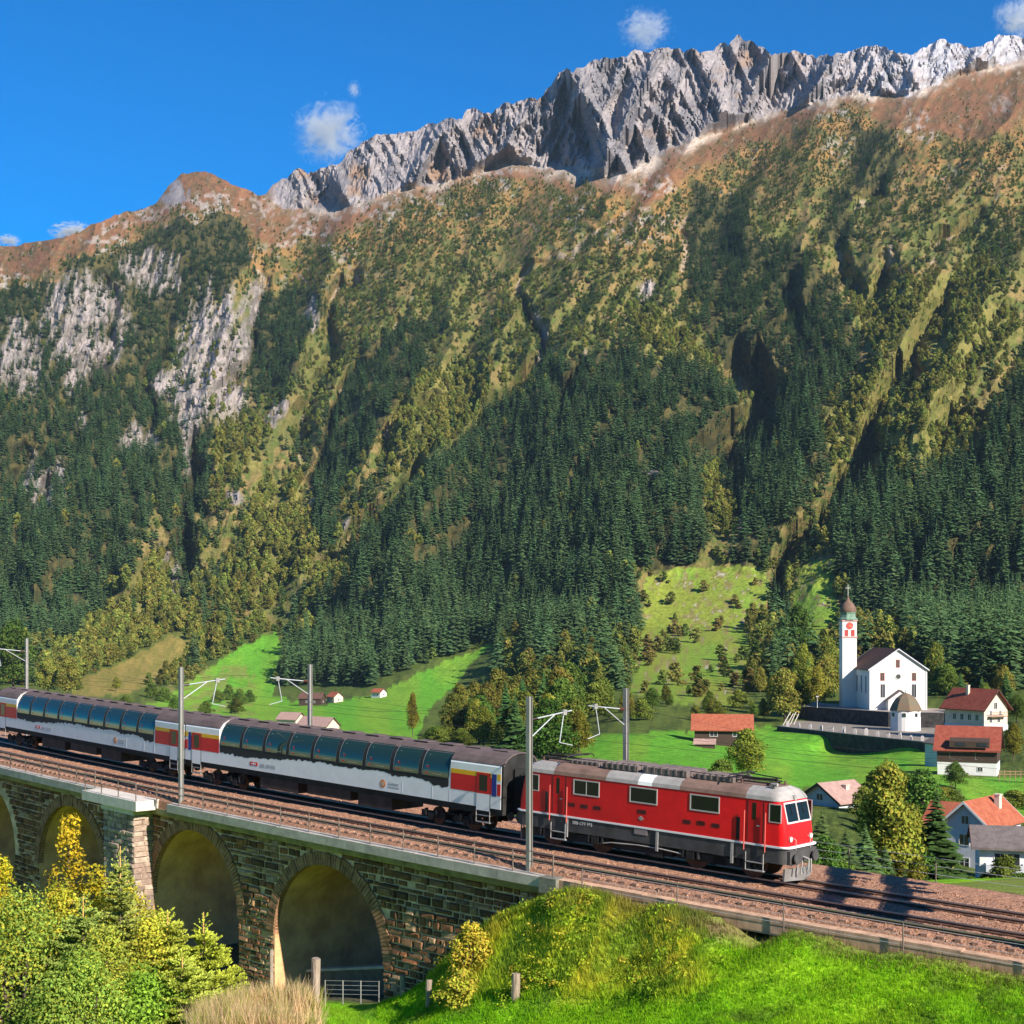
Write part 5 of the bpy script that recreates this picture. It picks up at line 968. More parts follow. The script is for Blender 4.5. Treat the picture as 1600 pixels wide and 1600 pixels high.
# ---- houses
def sp(pxx, pyy, d): return at(pxx, pyy, d)
hA = house('house', 'chalet house with red tiled roof and beige timber gable right of the church', 'house', sp(1556, 1140, 330), 30, 7.4, 11.5, 5.0, 8.7, M_plaster_b, M_tile_r, over=.9, chim=[(-1.2, 7, .9)], base=(1.0, M_plaster_g),
           wins=[('front', -1.6, 1.6, .8, 1.3), ('front', .9, 1.6, .8, 1.3), ('front', -.1, 4.6, 1.0, 1.4), ('front', -1.6, 3.3, .6, .9), ('front', 1.4, 3.3, .6, .9)]+[('left', -q, 2.0, .9, 1.3) for q in (2, 4.2, 6.4, 8.6)])
bl = MB(); bl.box(-2.6, 2.6, -1.1, -.1, 2.85, 3.0); [bl.box(-2.6+q*.52-.03, -2.6+q*.52+.03, -1.1, -1.04, 3.0, 3.85) for q in range(11)]; bl.box(-2.6, 2.6, -1.12, -1.02, 3.85, 3.93); bl.build('balcony', M_wood_l, hA)
hB = house('house', 'house with long red roof, dark dormer strip and white ground floor', 'house', sp(1560, 1220, 262), 68, 7.6, 10.0, 5.9, 9.3, M_plaster, M_tile_r, over=.7, upper=(3.4, M_wood), wins=[('left', -2.6, 4.0, 1.9, 1.1), ('left', -6.9, 4.0, 1.9, 1.1), ('left', -2.8, 1.9, .8, .7), ('left', -6.8, 1.9, .8, .7)])
dmr = MB(); dmr.add([(-4.7, 1.2, 6.05), (-4.7, 7.9, 6.05), (-3.2, 1.2, 7.7), (-3.2, 7.9, 7.7), (-4.75, 1.2, 7.15), (-4.75, 7.9, 7.15)], [(0, 1, 5, 4), (4, 5, 3, 2), (0, 4, 2), (1, 3, 5)]); dmo = dmr.build('dormer', M_wood, hB)
for yy in (2.4, 6.0): MB().box(-4.80, -4.74, yy-.8, yy+.8, 6.35, 6.95).build('dormer_window', M_wglass, dmo)
sh_ = house('shed', 'low pale shed left of the red dormer house', 'shed', sp(1476, 1182, 290), 20, 3.4, 4, 2.4, 3.2, M_plaster_g, M_tile_g, over=.3)
house('barn', 'long dark timber barn under an orange tiled roof on the meadow', 'barn', sp(1172, 1153, 330), 82, 7.5, 12.2, 2.3, 5.0, M_wood, M_tile_o, over=.8, wins=[('left', -3, .6, 1.6, 1.1), ('left', -8, .6, 1.6, 1.1)])
house('shed', 'tiny lean-to with pinkish roof in front of the orange barn', 'shed', sp(1117, 1166, 315), 80, 2.2, 4.2, .6, 1.3, M_wood, M_tile_p, over=.3)
house('house', 'grey gabled house with pinkish roof behind the locomotive front', 'house', sp(1281, 1290, 196), -52, 6.4, 6.5, 3.4, 5.4, M_plaster_g, M_tile_p, over=.55, wins=[('front', -1.5, 1.1, 1.0, .9), ('front', 1.0, 1.1, 1.3, .9), ('front', 0, 3.4, 1.0, .8)], chim=[(1.4, 3.6, -.2)])
house('shed', 'brown roofed outbuilding right of the grey gabled house', 'shed', sp(1330, 1290, 200), 70, 3, 5.0, 1.0, 2.0, M_wood, M_tile_b, over=.4)
hO = house('house', 'tall house with bluish white gable and bright orange roof', 'house', sp(1508, 1388, 168), -40, 5.4, 9.5, 7.2, 9.6, M_plaster_g, M_tile_o, over=.5, chim=[(1.2, 6.5, .5)], soffit=M_plaster, wins=[('front', 0, 7.3, .8, .9), ('front', -.1, 4.9, 1.1, 1.2), ('front', -.1, 2.1, 1.1, 1.3)]+[('right', 4, 4.6, .9, 1.2)])
wg = MB(); wg.prism([(-2.6, -2), (2.4, -2), (2.4, 6.6), (-.1, 8.6), (-2.6, 6.6)], 'y', 0, 4.4); M = Matrix.Translation((-2.2, 6.6, 0)) @ RZ(math.pi/2); o = wg.build('cross_wing', M_plaster_g, hO); o.matrix_basis = M
wg = MB(); [wg.prism([(-.1, 8.65), (-.1+sg*3.1, 6.25), (-.1+sg*3.1, 6.5), (-.1, 8.9)], 'y', -.4, 4.8) for sg in (-1, 1)]; o = wg.build('wing_roof', M_tile_o, hO); o.matrix_basis = M
hW = house('house', 'white house with low dull roof and balcony below the orange roof', 'house', sp(1690, 1388, 152), 76, 7.5, 10.2, 4.5, 5.9, M_plaster, M_tile_g, over=.8, soffit=M_tile_b, wins=[('left', -2.2, 2.6, 2.0, 1.2), ('left', -6.9, 2.3, 1.1, 1.5), ('left', -8.2, 2.3, 1.1, 1.5), ('left', -2.4, .1, 1.4, 1.0), ('left', -5.0, .1, 1.4, 1.0)])
bl = MB(); bl.box(-5.0, -3.75, 6.1, 9.6, 1.95, 2.1); bl.box(-5.06, -5.0, 6.1, 9.6, 2.0, 2.85); bl.box(-5.06, -3.75, 6.04, 6.1, 2.0, 2.85); bl.box(-5.06, -3.75, 9.6, 9.66, 2.0, 2.85); bl.build('balcony', M_plaster_g, hW)
ct = empty('blue_container', sp(1523, 1394, 140), (0, 0, .3)); tag(ct, 'small blue container beside the white house', 'container'); a = MB(); a.box(-.55, .55, -.5, .5, -.3, 1.0); bev(a.build('body', paint('container_blue', (.03, .09, .22), .5), ct), .04); a = MB(); a.box(-.6, .6, -.55, .55, 1.003, 1.08); a.build('lid', paint('container_lid', (.02, .06, .16), .5), ct)
for i, (pxx, pyy, w, l, he, hr, yw, wm, rm, lb) in enumerate([(470, 1136, 6, 9, 3.0, 5.2, 60, M_plaster_b, M_tile_p, 'far house with beige wall and pinkish roof at the left edge of the hamlet'), (505, 1100, 7, 13, 3.2, 6, 75, M_wood, M_tile_b, 'far barn with long brown roof at the foot of the dark forest'), (529, 1097, 6, 7, 3, 5.4, 40, M_plaster_b, M_tile_o, 'far house with small orange roof beside the brown roofed barn'), (520, 1150, 6, 12, 3.2, 5.6, 55, M_plaster_b, M_tile_p, 'far pink fronted house peeping over the coach roof'), (599, 1089, 5, 7, 2.6, 4.4, 50, M_plaster, M_tile_o, 'lonely small orange roofed barn in the bright valley meadow'), (987, 1001, 6, 11, 1.8, 3.6, 80, M_wood_l, M_tile_p, 'lonely hut with pale roof on the sunny mountain pasture'), (1035, 748, 8, 18, 3, 5.5, 82, M_wood, M_tile_g, 'dark hut in a gap of the forest'), (1426, 1020, 7, 9, 4.5, 7.5, 20, M_plaster_b, M_tile_p, 'pinkish house half hidden behind the church roof')]):
    g_ = spot(pxx, pyy); house('house' if 'house' in lb else 'hut', lb, 'house' if 'house' in lb else 'hut', g_, yw, w, l, he, hr, wm, rm, over=.5, wins=[('front', 0, .8, .9, 1.0), ('left', -l*.3, .8, 1.0, 1.0), ('left', -l*.65, .8, 1.0, 1.0)])
# garden fences and terraces at the right edge
gf = empty('garden_fence', sp(1580, 1215, 250)); tag(gf, 'pale wooden garden fence right of the dormer house', 'fence'); 
for i in range(9): MB().box(-2+i*.9-.06, -2+i*.9+.06, -.05, .05, -.6, 1.3).build('post', M_wood_l, gf)
for h in (.5, 1.0): MB().box(-2.1, 5.4, -.09, -.05, h, h+.12).build('rail', M_wood_l, gf)

# ================================================================== NEARER TREES, one by one (trunk and crown)
def tree_protos():
    P = {}
    for k in range(3):
        rng = np.random.default_rng(50+k)
        V, Fa, g, ends = broad_crown(1, .34, 30, 240, .019, rng, .16, 1.35); P['birch', k] = (npmesh('crown', V, Fa, M_leaf, tones((.19, .21, .030), g, rng, (.26, .22, .035), .3)), ends)
        V, Fa, g, ends = broad_crown(1, .42, 28, 220, .022, rng, .12, 1.1); P['leafy', k] = (npmesh('crown', V, Fa, M_leaf, tones((.070, .125, .022), g, rng, (.12, .16, .03), .25)), ends)
        V, Fa, g, ends = broad_crown(1, .40, 28, 200, .023, rng, .10, 1.15); P['autumn', k] = (npmesh('crown', V, Fa, M_leaf, tones((.14, .165, .030), g, rng, (.20, .165, .035), .3)), ends)
        V, Fa, g, ends = broad_crown(1, .62, 20, 220, .034, rng, .0, .95); P['bush', k] = (npmesh('crown', V, Fa, M_leaf, tones((.13, .17, .028), g, rng, (.07, .11, .02), .4)), ends)
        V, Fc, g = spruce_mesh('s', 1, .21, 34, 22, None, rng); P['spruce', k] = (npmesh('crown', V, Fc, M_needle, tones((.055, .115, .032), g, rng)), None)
        V, Fc, g = spruce_mesh('s', 1, .24, 32, 22, None, rng); P['pine', k] = (npmesh('crown', V, Fc, M_needle, tones((.080, .125, .040), g, rng)), None)
    return P
TP = tree_protos(); TRK = {}
for (kd, k), (me, ends) in TP.items():
    limbs = [] if ends is None else [((0, 0, .2+.4*float(e[2])*.5), tuple(e), .012) for e in ends[::2]]
    TRK[kd, k] = trunk_mb(.93 if ends is None else .75, .022 if kd != 'bush' else .016, .2, 6, limbs, k).mesh('trunk', M_bark)
TN = {'birch': 'birch_tree', 'leafy': 'leafy_tree', 'autumn': 'autumn_tree', 'bush': 'bush', 'spruce': 'spruce_tree', 'pine': 'young_conifer'}
def tree(kind, pxx, pyy, hpx, label, wide=1., group=None, d=None, k=None):
    p = spot(pxx, pyy) if d is None else at(pxx, pyy, d); h = hpx*p.y/F; k = random.randrange(3) if k is None else k
    t = empty(TN[kind], p, (0, 0, random.uniform(0, 6.28))); tag(t, label, 'bush' if kind == 'bush' else 'tree', group); t.scale = (h*wide, h*wide, h)
    link('trunk', TRK[kind, k], t); link('crown', TP[kind, k][0], t); return t
for a in [('birch', 1388, 1392, 190, 'tall yellow green birch standing between the locomotive nose and the dark conifer', .9), ('spruce', 1464, 1405, 172, 'bright green spruce left of the tall bluish gable', 1.25), ('pine', 1284, 1385, 118, 'soft green conifer right against the locomotive nose', 1.3), ('pine', 1322, 1388, 92, 'smaller conifer second from the locomotive nose', 1.4), ('pine', 1352, 1392, 104, 'dark young conifer in front of the tall birch', 1.2), ('birch', 1425, 1398, 120, 'yellow green birch between tall birch and bright spruce', 1.1), ('leafy', 1440, 1295, 92, 'round dark green tree above the bright spruce', 1.2), ('leafy', 1492, 1232, 40, 'small round tree below the white ground floor', 1.3), ('bush', 1570, 1408, 66, 'rounded green shrub at the right edge beside the track', 1.2), ('bush', 1542, 1400, 34, 'small yellow green shrub beside the blue container', 1.), ('birch', 1583, 1190, 58, 'conical yellow green tree right of the red dormer house', 1.), ('birch', 1168, 1222, 80, 'wide yellow green tree before the orange barn', 1.35), ('bush', 1128, 1222, 34, 'low bush left of the wide tree before the barn', 1.3),
          ('autumn', 1226, 1128, 82, 'olive tree at the left end of the churchyard walls', 1.), ('leafy', 1246, 1045, 96, 'dark rounded tree on the pasture left of the church tower', .9), ('autumn', 1290, 1094, 70, 'autumn tree directly left of the church tower', .95), ('spruce', 1350, 1040, 34, 'small conifer behind the church roof ridge', 1.2), ('autumn', 1462, 1085, 78, 'tan tree close right of the church', .8), ('leafy', 1588, 1130, 42, 'green tree right of the beige chalet', 1.2), ('bush', 1538, 1290, 30, 'green hedge bush above the orange roof', 2.2), ('bush', 1480, 1262, 30, 'green bush left above the orange roof', 2.), ('bush', 1585, 1262, 26, 'green hedge bush near the right edge above the orange roof', 2.4), ('leafy', 1412, 1268, 60, 'dark tree behind the crown of the tall birch', 1.2), ('leafy', 856, 1200, 104, 'dense green tree right of the near mast behind the coupling', 1.15), ('birch', 905, 1182, 70, 'yellow green tree above the rear end of the locomotive', 1.0), ('leafy', 1255, 1395, 60, 'green bush tree hidden behind the locomotive nose', 1.2), ('bush', 1308, 1392, 48, 'low green bush behind the far wire fence', 1.5), ('bush', 1362, 1396, 44, 'low yellow bush at the foot of the tall birch', 1.6), ('bush', 1440, 1404, 40, 'low bright bush at the foot of the bright spruce', 1.5),
          ('leafy', 20, 1082, 108, 'olive tree at the left edge behind the first coach', .95), ('autumn', 74, 1086, 58, 'smaller olive tree right of the leftmost mast', .9), ('autumn', 106, 1090, 64, 'olive tree second right of the leftmost mast', .85), ('birch', 645, 1152, 66, 'thin tall tree at the edge of the valley meadow', .55)]: tree(*a[:5], wide=a[5])
rg = random.Random(21)
for i in range(44):
    x = rg.uniform(690, 900); y = np.interp(x, [640, 900], [1158, 1186])-rg.uniform(0, 60)*sstep(690, 820, np.array(x)); tree(rg.choice(['autumn', 'autumn', 'leafy', 'birch', 'spruce']), x, y, rg.uniform(58, 100), 'tree in the mixed wood between the valley meadow and the near mast', rg.uniform(.8, 1.1), 'trees behind the coach roof near the locomotive')
for i in range(34):
    x = rg.uniform(930, 1225); y = 1128-rg.uniform(0, 60)*abs(math.sin(x/40)); tree(rg.choice(['autumn', 'autumn', 'birch', 'leafy', 'bush']), x, y, rg.uniform(14, 34) if 1000 < x < 1185 else rg.uniform(26, 56), 'scattered tree or bush on the lower edge of the mountain pasture', rg.uniform(.8, 1.2), 'trees along the foot of the mountain pasture')
for i in range(11):
    x = rg.uniform(1200, 1305); y = 1122-rg.uniform(0, 60); tree(rg.choice(['autumn', 'leafy', 'birch', 'spruce']), x+(1120-y)*-.05, y, rg.uniform(40, 70), 'tree in the ravine thicket left of the church tower', rg.uniform(.8, 1.1), 'trees of the ravine left of the church')
for i in range(12):
    x = rg.uniform(120, 420); y = np.interp(x, [120, 420], [1098, 1128])-rg.uniform(0, 30); tree(rg.choice(['bush', 'birch', 'bush']), x, y, rg.uniform(12, 30), 'low bush on the pale valley slope behind the coaches', rg.uniform(.9, 1.3), 'bushes on the pale valley slope')

for i in range(24):
    x = rg.uniform(1338, 1480); y = rg.uniform(1225, 1300)+(x-1245)*.12; tree(rg.choice(['leafy', 'bush', 'leafy', 'birch', 'bush']), x, y+14, rg.uniform(24, 52), 'dark tree or bush in the thicket between the grey and orange roofed houses', rg.uniform(1., 1.5), 'thicket below the church hill')
for i in range(14):
    x = rg.uniform(1280, 1480); tree(rg.choice(['leafy', 'pine', 'birch', 'pine', 'bush']), x, 1392+(x-1280)*.07, rg.uniform(46, 96), 'small tree in the row along the far wire fence', rg.uniform(1., 1.35), 'trees along the far wire fence')
for i in range(10):
    x = rg.uniform(1465, 1600); tree(rg.choice(['autumn', 'leafy', 'spruce', 'bush']), x, rg.uniform(1085, 1120), rg.uniform(30, 56), 'tree at the edge of the forest behind the red roofed houses', rg.uniform(.9, 1.2), 'trees behind the red roofed houses')

for i in range(9): tree('bush', rg.uniform(1490, 1610), 1412+rg.uniform(-4, 8), rg.uniform(26, 50), 'low bush between the ballast edge and the white house', rg.uniform(1., 1.5), 'bushes at the ballast edge by the white house')

for i in range(34):
    x = rg.uniform(680, 900); tree('bush', x, np.interp(x, [640, 900], [1160, 1188])-rg.uniform(0, 75)*sstep(680, 800, np.array(x)), rg.uniform(14, 30), 'low bush under the trees between the valley meadow and the near mast', rg.uniform(1., 1.6), 'undergrowth behind the coach roof')

# ================================================================== NEAR GROUND: meadow, bank, trough under the arches, the photographer's hill
ctl = [(1600, 1515, 50.5), (1600, 1600, 46), (1400, 1490, 53.2), (1400, 1600, 47), (1200, 1462, 57.3), (1200, 1500, 55.4), (1200, 1600, 49), (1100, 1440, 59.3), (1000, 1425, 61.2), (1000, 1500, 57.5), (1000, 1600, 51.5), (900, 1405, 62.8), (840, 1402, 63.6), (840, 1480, 61), (840, 1560, 58.5), (840, 1600, 56), (735, 1462, 65.6), (720, 1500, 64.5), (700, 1560, 62.5), (690, 1600, 60), (650, 1545, 66.5), (620, 1560, 67.5), (540, 1564, 71), (540, 1600, 66), (430, 1566, 75), (1500, 1560, 48.8), (780, 1425, 65)]
P3 = [tuple(at(*c)) for c in ctl]
P3 += [(-4.4, 34, 1.9), (-3.0, 34, 1.1), (-6, 34, 1.75), (-8, 34, .9), (-11, 34, -.2), (-15, 38, -1.4), (-6, 42, -1.6), (-10, 46, -2.0), (-20, 48, -1.5), (-8, 55, -5.6), (-2, 42, -2.5), (2, 38, -1.2), (10, 30, .9), (0, 25, 2.9), (-10, 25, 2.6), (-20, 30, .6), (0, 15, 5.8), (20, 20, 3.2), (0, 0, 8.8), (-25, 10, 6), (28, 35, -.3), (40, 20, 1.5), (-2.3, 36, .5), (-30, 40, -1), (-30, 60, -5), (-18, 62, -6.5), (-40, 75, -9)]
P3 += [tuple(track(s, n, z)) for s, n, z in [(24, 2, -8.6), (36, 2, -9.2), (24, 8, -8.4), (20.5, 4.5, -8.0), (36, 9, -9.0), (36, 14, -7.6), (48, 10, -10), (48, 2, -10.5), (60, 3, -11), (60, 12, -10.5), (75, 3, -12), (75, 12, -11), (90, 5, -12), (16, 2, -5.6), (12, 2, -2.8), (9, 5.3, -.9), (9, 0, -1.3), (-24, 5.5, -.7), (-40, 5.5, -.7), (0, 0, -1.3), (-14, 0, -1.3), (-30, 0, -1.3), (-45, 0, -1.3), (0, -6, -1.3), (-14, -6, -1.3), (-30, -6, -1.3), (-45, -6, -1.3), (10, -6, -2.4), (24, -6, -8.8), (36, -6, -9.5), (60, -6, -11.5), (-30, 12, -1.8), (-45, 14, -2), (90, -6, -12)]]
P3 += [tuple(track(s, n, z)) for s in np.arange(-16, 8.6, 2.4) for n, z in ((5.5, -.66), (6.5, -1.08))]
P3 = np.array(P3); xy = P3[:, :2]/40.
def U(r2): return np.where(r2 > 0, .5*r2*np.log(np.maximum(r2, 1e-12)), 0)
K = U(((xy[:, None]-xy[None])**2).sum(-1))+np.eye(len(xy))*2e-4; Pm = np.concatenate([np.ones((len(xy), 1)), xy], 1); A_ = np.block([[K, Pm], [Pm.T, np.zeros((3, 3))]]); sol = np.linalg.solve(A_, np.concatenate([P3[:, 2], np.zeros(3)]))
def gz(x, y):
    x, y = np.asarray(x, float), np.asarray(y, float); q = np.stack([x.ravel(), y.ravel()], 1)/40.; out = np.zeros(len(q))
    for i in range(0, len(q), 20000): b_ = q[i:i+20000]; out[i:i+20000] = U(((b_[:, None]-xy[None])**2).sum(-1)) @ sol[:-3]+sol[-3]+b_ @ sol[-2:]
    return out.reshape(x.shape)
def sn(x, y):      # railway coordinates of ground points
    cxr, cyr = X0+math.sin(PHI)/KAP, D0+math.cos(PHI)/KAP; a = np.arctan2(-(x-cxr), -(y-cyr)) if False else np.arctan2(cxr-x, cyr-y); r = np.hypot(cxr-x, cyr-y); return (a-PHI)/KAP, r-1/KAP
ZZ_FIX = 1
gx = np.arange(-46, 52, .30); gy = np.arange(0, 100, .30); XX, YY = np.meshgrid(gx, gy, indexing='ij'); ZZ = gz(XX, YY); s_g, n_g = sn(XX, YY)
ZZ = ZZ+(fbm(XX/1.6, YY/1.6, 3, 401)-.5)*.35*sstep(5.6, 7.5, n_g)+(fbm(XX/6., YY/6., 2, 405)-.5)*.5*sstep(6.5, 10, n_g)
ZZ = np.where((n_g < 5.6) & (n_g > -7) & (s_g < 9.2), np.minimum(ZZ, GRD*s_g-1.05), ZZ)
# cover: bright meadow, rough yellow green bank, bare earth, dry grass, dull brown ground under the arches
e1 = fbm(XX/1.1, YY/1.1, 4, 411)[..., None]; e2 = fbm(XX/5., YY/5., 3, 421)[..., None]
PXg = 800+F*XX/np.maximum(YY, 1); PYg = HOR+F*(CAMZ-ZZ)/np.maximum(YY, 1)
mead = grd(C(.16, .38, .010), C(.27, .45, .015), (e2-.35)*3); mead = grd(mead, C(.10, .19, .015), (e1-.52)*4)
bankm = sstep(1130, 1040, PXg+40*(e1[..., 0]-.5))*sstep(1590, 1540, PYg+(PXg-700)*.03)*sstep(640, 700, PXg)*(n_g > 5)
rough = grd(grd(C(.38, .46, .03), C(.55, .46, .05), (e2-.4)*4), C(.20, .29, .025), (e1-.46)*5)
gcol = grd(mead, rough, bankm[..., None])
gcol = grd(gcol, C(.20, .13, .075), (np.exp(-((PXg-1120)/65)**2-((PYg-1452)/17)**2)*sstep(.3, .5, e1[..., 0]))[..., None])
gcol = grd(gcol, C(.16, .14, .05), (sstep(7.0, 5.8, n_g+(e1[..., 0]-.5)*1.5)*(s_g < 9.5)*.7)[..., None])
hillm = (YY < 45) & (XX < -1.5); dry = grd(C(.52, .37, .18), C(.34, .30, .08), (e1-.4)*4); gcol = np.where((hillm & (PXg < 505+40*(e1[..., 0]-.5)) & (PXg > 280))[..., None], dry, gcol)
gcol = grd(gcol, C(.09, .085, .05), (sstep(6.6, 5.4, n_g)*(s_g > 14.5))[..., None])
gmat = bpy.data.materials.new('meadow_ground'); gmat.use_nodes = True; nt = gmat.node_tree; b = nt.nodes['Principled BSDF']; b.inputs['Roughness'].default_value = .95; b.inputs['Specular IOR Level'].default_value = .08
a = nt.nodes.new('ShaderNodeAttribute'); a.attribute_name = 'tone'; nt.links.new(a.outputs['Color'], b.inputs['Base Color']); nz = nt.nodes.new('ShaderNodeTexNoise'); nz.inputs['Scale'].default_value = 6; nz.inputs['Detail'].default_value = 6; tc = nt.nodes.new('ShaderNodeTexCoord'); nt.links.new(tc.outputs['Object'], nz.inputs['Vector']); bp = nt.nodes.new('ShaderNodeBump'); bp.inputs['Distance'].default_value = .12; nt.links.new(nz.outputs['Fac'], bp.inputs['Height']); nt.links.new(bp.outputs[0], b.inputs['Normal'])
gi = np.arange(XX.size).reshape(XX.shape); gq = np.stack([gi[:-1, :-1], gi[1:, :-1], gi[1:, 1:], gi[:-1, 1:]], -1).reshape(-1, 4)
tag(link('meadow', npmesh('meadow', np.stack([XX, YY, ZZ], -1).reshape(-1, 3), gq, gmat, gcol.reshape(-1, 3), smooth=True)), kind='structure')
def gcell(x, y): return np.clip(((x-gx[0])/.30).astype(int), 0, len(gx)-2), np.clip(((y-gy[0])/.30).astype(int), 0, len(gy)-2)
def gzi(x, y):
    i, j = gcell(x, y); u = (x-gx[i])/.30; v = (y-gy[j])/.30; return ZZ[i, j]*(1-u)*(1-v)+ZZ[i+1, j]*u*(1-v)+ZZ[i+1, j+1]*u*v+ZZ[i, j+1]*(1-u)*v
# ---- grass blades on what the camera sees of the near ground (beyond counting)
def blades(name, n, xr, yr, cond, hgt, wid, per, colf, m, rng, lean=.5):
    x = rng.uniform(*xr, n); y = rng.uniform(*yr, n); i, j = gcell(x, y); px_, py_ = PXg[i, j], PYg[i, j]; ss_, nn_ = sn(x, y); k = cond(px_, py_, ss_, nn_, rng.uniform(size=n), bankm[i, j], e1[i, j, 0]) & (px_ > -60) & (px_ < 1660) & (py_ < 1640) & (py_ > 1350); x, y, i, j, px_ = x[k], y[k], i[k], j[k], px_[k]; n = len(x); z = gzi(x, y)
    x = np.repeat(x, per)+rng.normal(size=n*per)*.05; y = np.repeat(y, per)+rng.normal(size=n*per)*.05; z = np.repeat(z, per); N = n*per
    a = rng.uniform(0, 6.28, N); h = hgt*rng.uniform(.35, 1.6, N); w = wid*rng.uniform(.6, 1.3, N); l = h*lean*rng.uniform(.1, 1.2, N); b_ = rng.uniform(0, 6.28, N)
    V = np.stack([np.stack([x-np.cos(a)*w, y-np.sin(a)*w, z-.03], -1), np.stack([x+np.cos(a)*w, y+np.sin(a)*w, z-.03], -1), np.stack([x+np.cos(b_)*l, y+np.sin(b_)*l, z+h], -1)], 1).reshape(-1, 3)
    g = np.repeat(rng.uniform(.7, 1.35, n), per)*rng.uniform(.8, 1.2, N); cc = colf(i, j, rng, n); cc = np.repeat(cc, per, 0)*g[:, None]
    o = link(name, npmesh(name, V, np.arange(3*N).reshape(N, 3), m, np.repeat(cc, 3, 0))); tag(o, kind='stuff'); return o
M_blade = leafmat('grass_blade', rnd=0, hue=0, transl=.5); rng = np.random.default_rng(77)
blades('meadow_grass', 130000, (-6, 24), (40, 72), lambda px_, py_, s, n, r, bk, e: (n > 6.1) & (s < 30) & (bk < .4), .12, .014, 4, lambda i, j, r, n: gcol[i, j]*r.uniform(.8, 1.35, (n, 1)), M_blade, rng)
blades('bank_grass', 70000, (-6, 14), (48, 70), lambda px_, py_, s, n, r, bk, e: (n > 5.6) & (bk > .3) & (s < 30), .22, .016, 5, lambda i, j, r, n: gcol[i, j]*r.uniform(.85, 1.6, (n, 1)), M_blade, rng, .7)
blades('verge_grass', 30000, (-6, 26), (40, 66), lambda px_, py_, s, n, r, bk, e: (n > 5.55) & (n < 6.9) & (s < 9) & (r < .8), .20, .014, 4, lambda i, j, r, n: np.array([[.19, .18, .05]])*r.uniform(.6, 1.4, (n, 1)), M_blade, rng, .6)
blades('dry_grass', 15000, (-9.5, -2.5), (30, 42), lambda px_, py_, s, n, r, bk, e: (px_ < 500) & (px_ > 290) & (e > .42) & (px_ < 480), .44, .010, 6, lambda i, j, r, n: np.where((r.uniform(size=(n, 1)) < .3), np.array([[.30, .34, .05]]), np.array([[.70, .50, .28]]))*r.uniform(.8, 1.25, (n, 1)), M_blade, rng, .55)
blades('hill_grass', 16000, (-6, 3), (28, 42), lambda px_, py_, s, n, r, bk, e: (px_ >= 485), .09, .010, 4, lambda i, j, r, n: np.array([[.20, .34, .02]])*r.uniform(.8, 1.3, (n, 1)), M_blade, rng)
# ---- leafy ground cover and herbs on the bank (beyond counting)
def clumps(name, pts, rad, per, leaf, cols, rng, flat=.6):
    Ps, Ns, Cs = [], [], []
    for (x, y, z), c, r in zip(pts, cols, rad):
        d = rng.normal(size=(per, 3)); d /= np.linalg.norm(d, axis=1, keepdims=True); d[:, 2] = np.abs(d[:, 2]); q = rng.uniform(.4, 1.1, (per, 1)); Ps.append(np.array([x, y, z])+d*q*r*np.array([1, 1, flat])); Ns.append(d+rng.normal(size=(per, 3))*.6); Cs.append(np.array(c)[None]*rng.uniform(.65, 1.35, (per, 1)))
    V, Fa = leaf_quads(np.concatenate(Ps), np.concatenate(Ns), leaf, rng); o = link(name, npmesh(name, V, Fa, M_blade, np.repeat(np.concatenate(Cs), 4, 0))); tag(o, kind='stuff'); return o
n = 5000; x = rng.uniform(-7, 14, n); y = rng.uniform(48, 70, n); i, j = gcell(x, y); s1, n1_ = sn(x, y); w_ = bankm[i, j]*sstep(.42, .56, fbm(x/1.5, y/1.5, 3, 431)); k = (rng.uniform(size=n) < w_*.8) & (n1_ > 5.7); x, y, i, j = x[k], y[k], i[k], j[k]
pal = np.array([(.48, .50, .04), (.56, .44, .06), (.30, .44, .035), (.40, .54, .04), (.20, .32, .03)]); ch_ = rng.choice(5, len(x), p=[.3, .2, .2, .2, .1]); shift = PXg[i, j] > 900; ch_ = np.where(shift & (rng.uniform(size=len(x)) < .6), 2, ch_)
clumps('bank_herbs', np.stack([x, y, gzi(x, y)], -1), rng.uniform(.18, .55, len(x)), 46, .062, pal[ch_], rng, .8)

n = 16000; x = rng.uniform(-6, 24, n); y = rng.uniform(40, 70, n); i, j = gcell(x, y); s1, n1_ = sn(x, y); k = (n1_ > 6.4) & (bankm[i, j] < .5) & (PYg[i, j] < 1625) & (rng.uniform(size=n) < sstep(.38, .62, fbm(x/.9, y/.9, 3, 441))) & (s1 < 24); x, y, i, j = x[k], y[k], i[k], j[k]
pal = np.array([(.17, .43, .012), (.29, .52, .018), (.11, .29, .012), (.40, .54, .03)]); clumps('meadow_herbs', np.stack([x, y, gzi(x, y)], -1), rng.uniform(.07, .2, len(x)), 13, .035, pal[rng.choice(4, len(x), p=[.4, .3, .2, .1])], rng, .9)

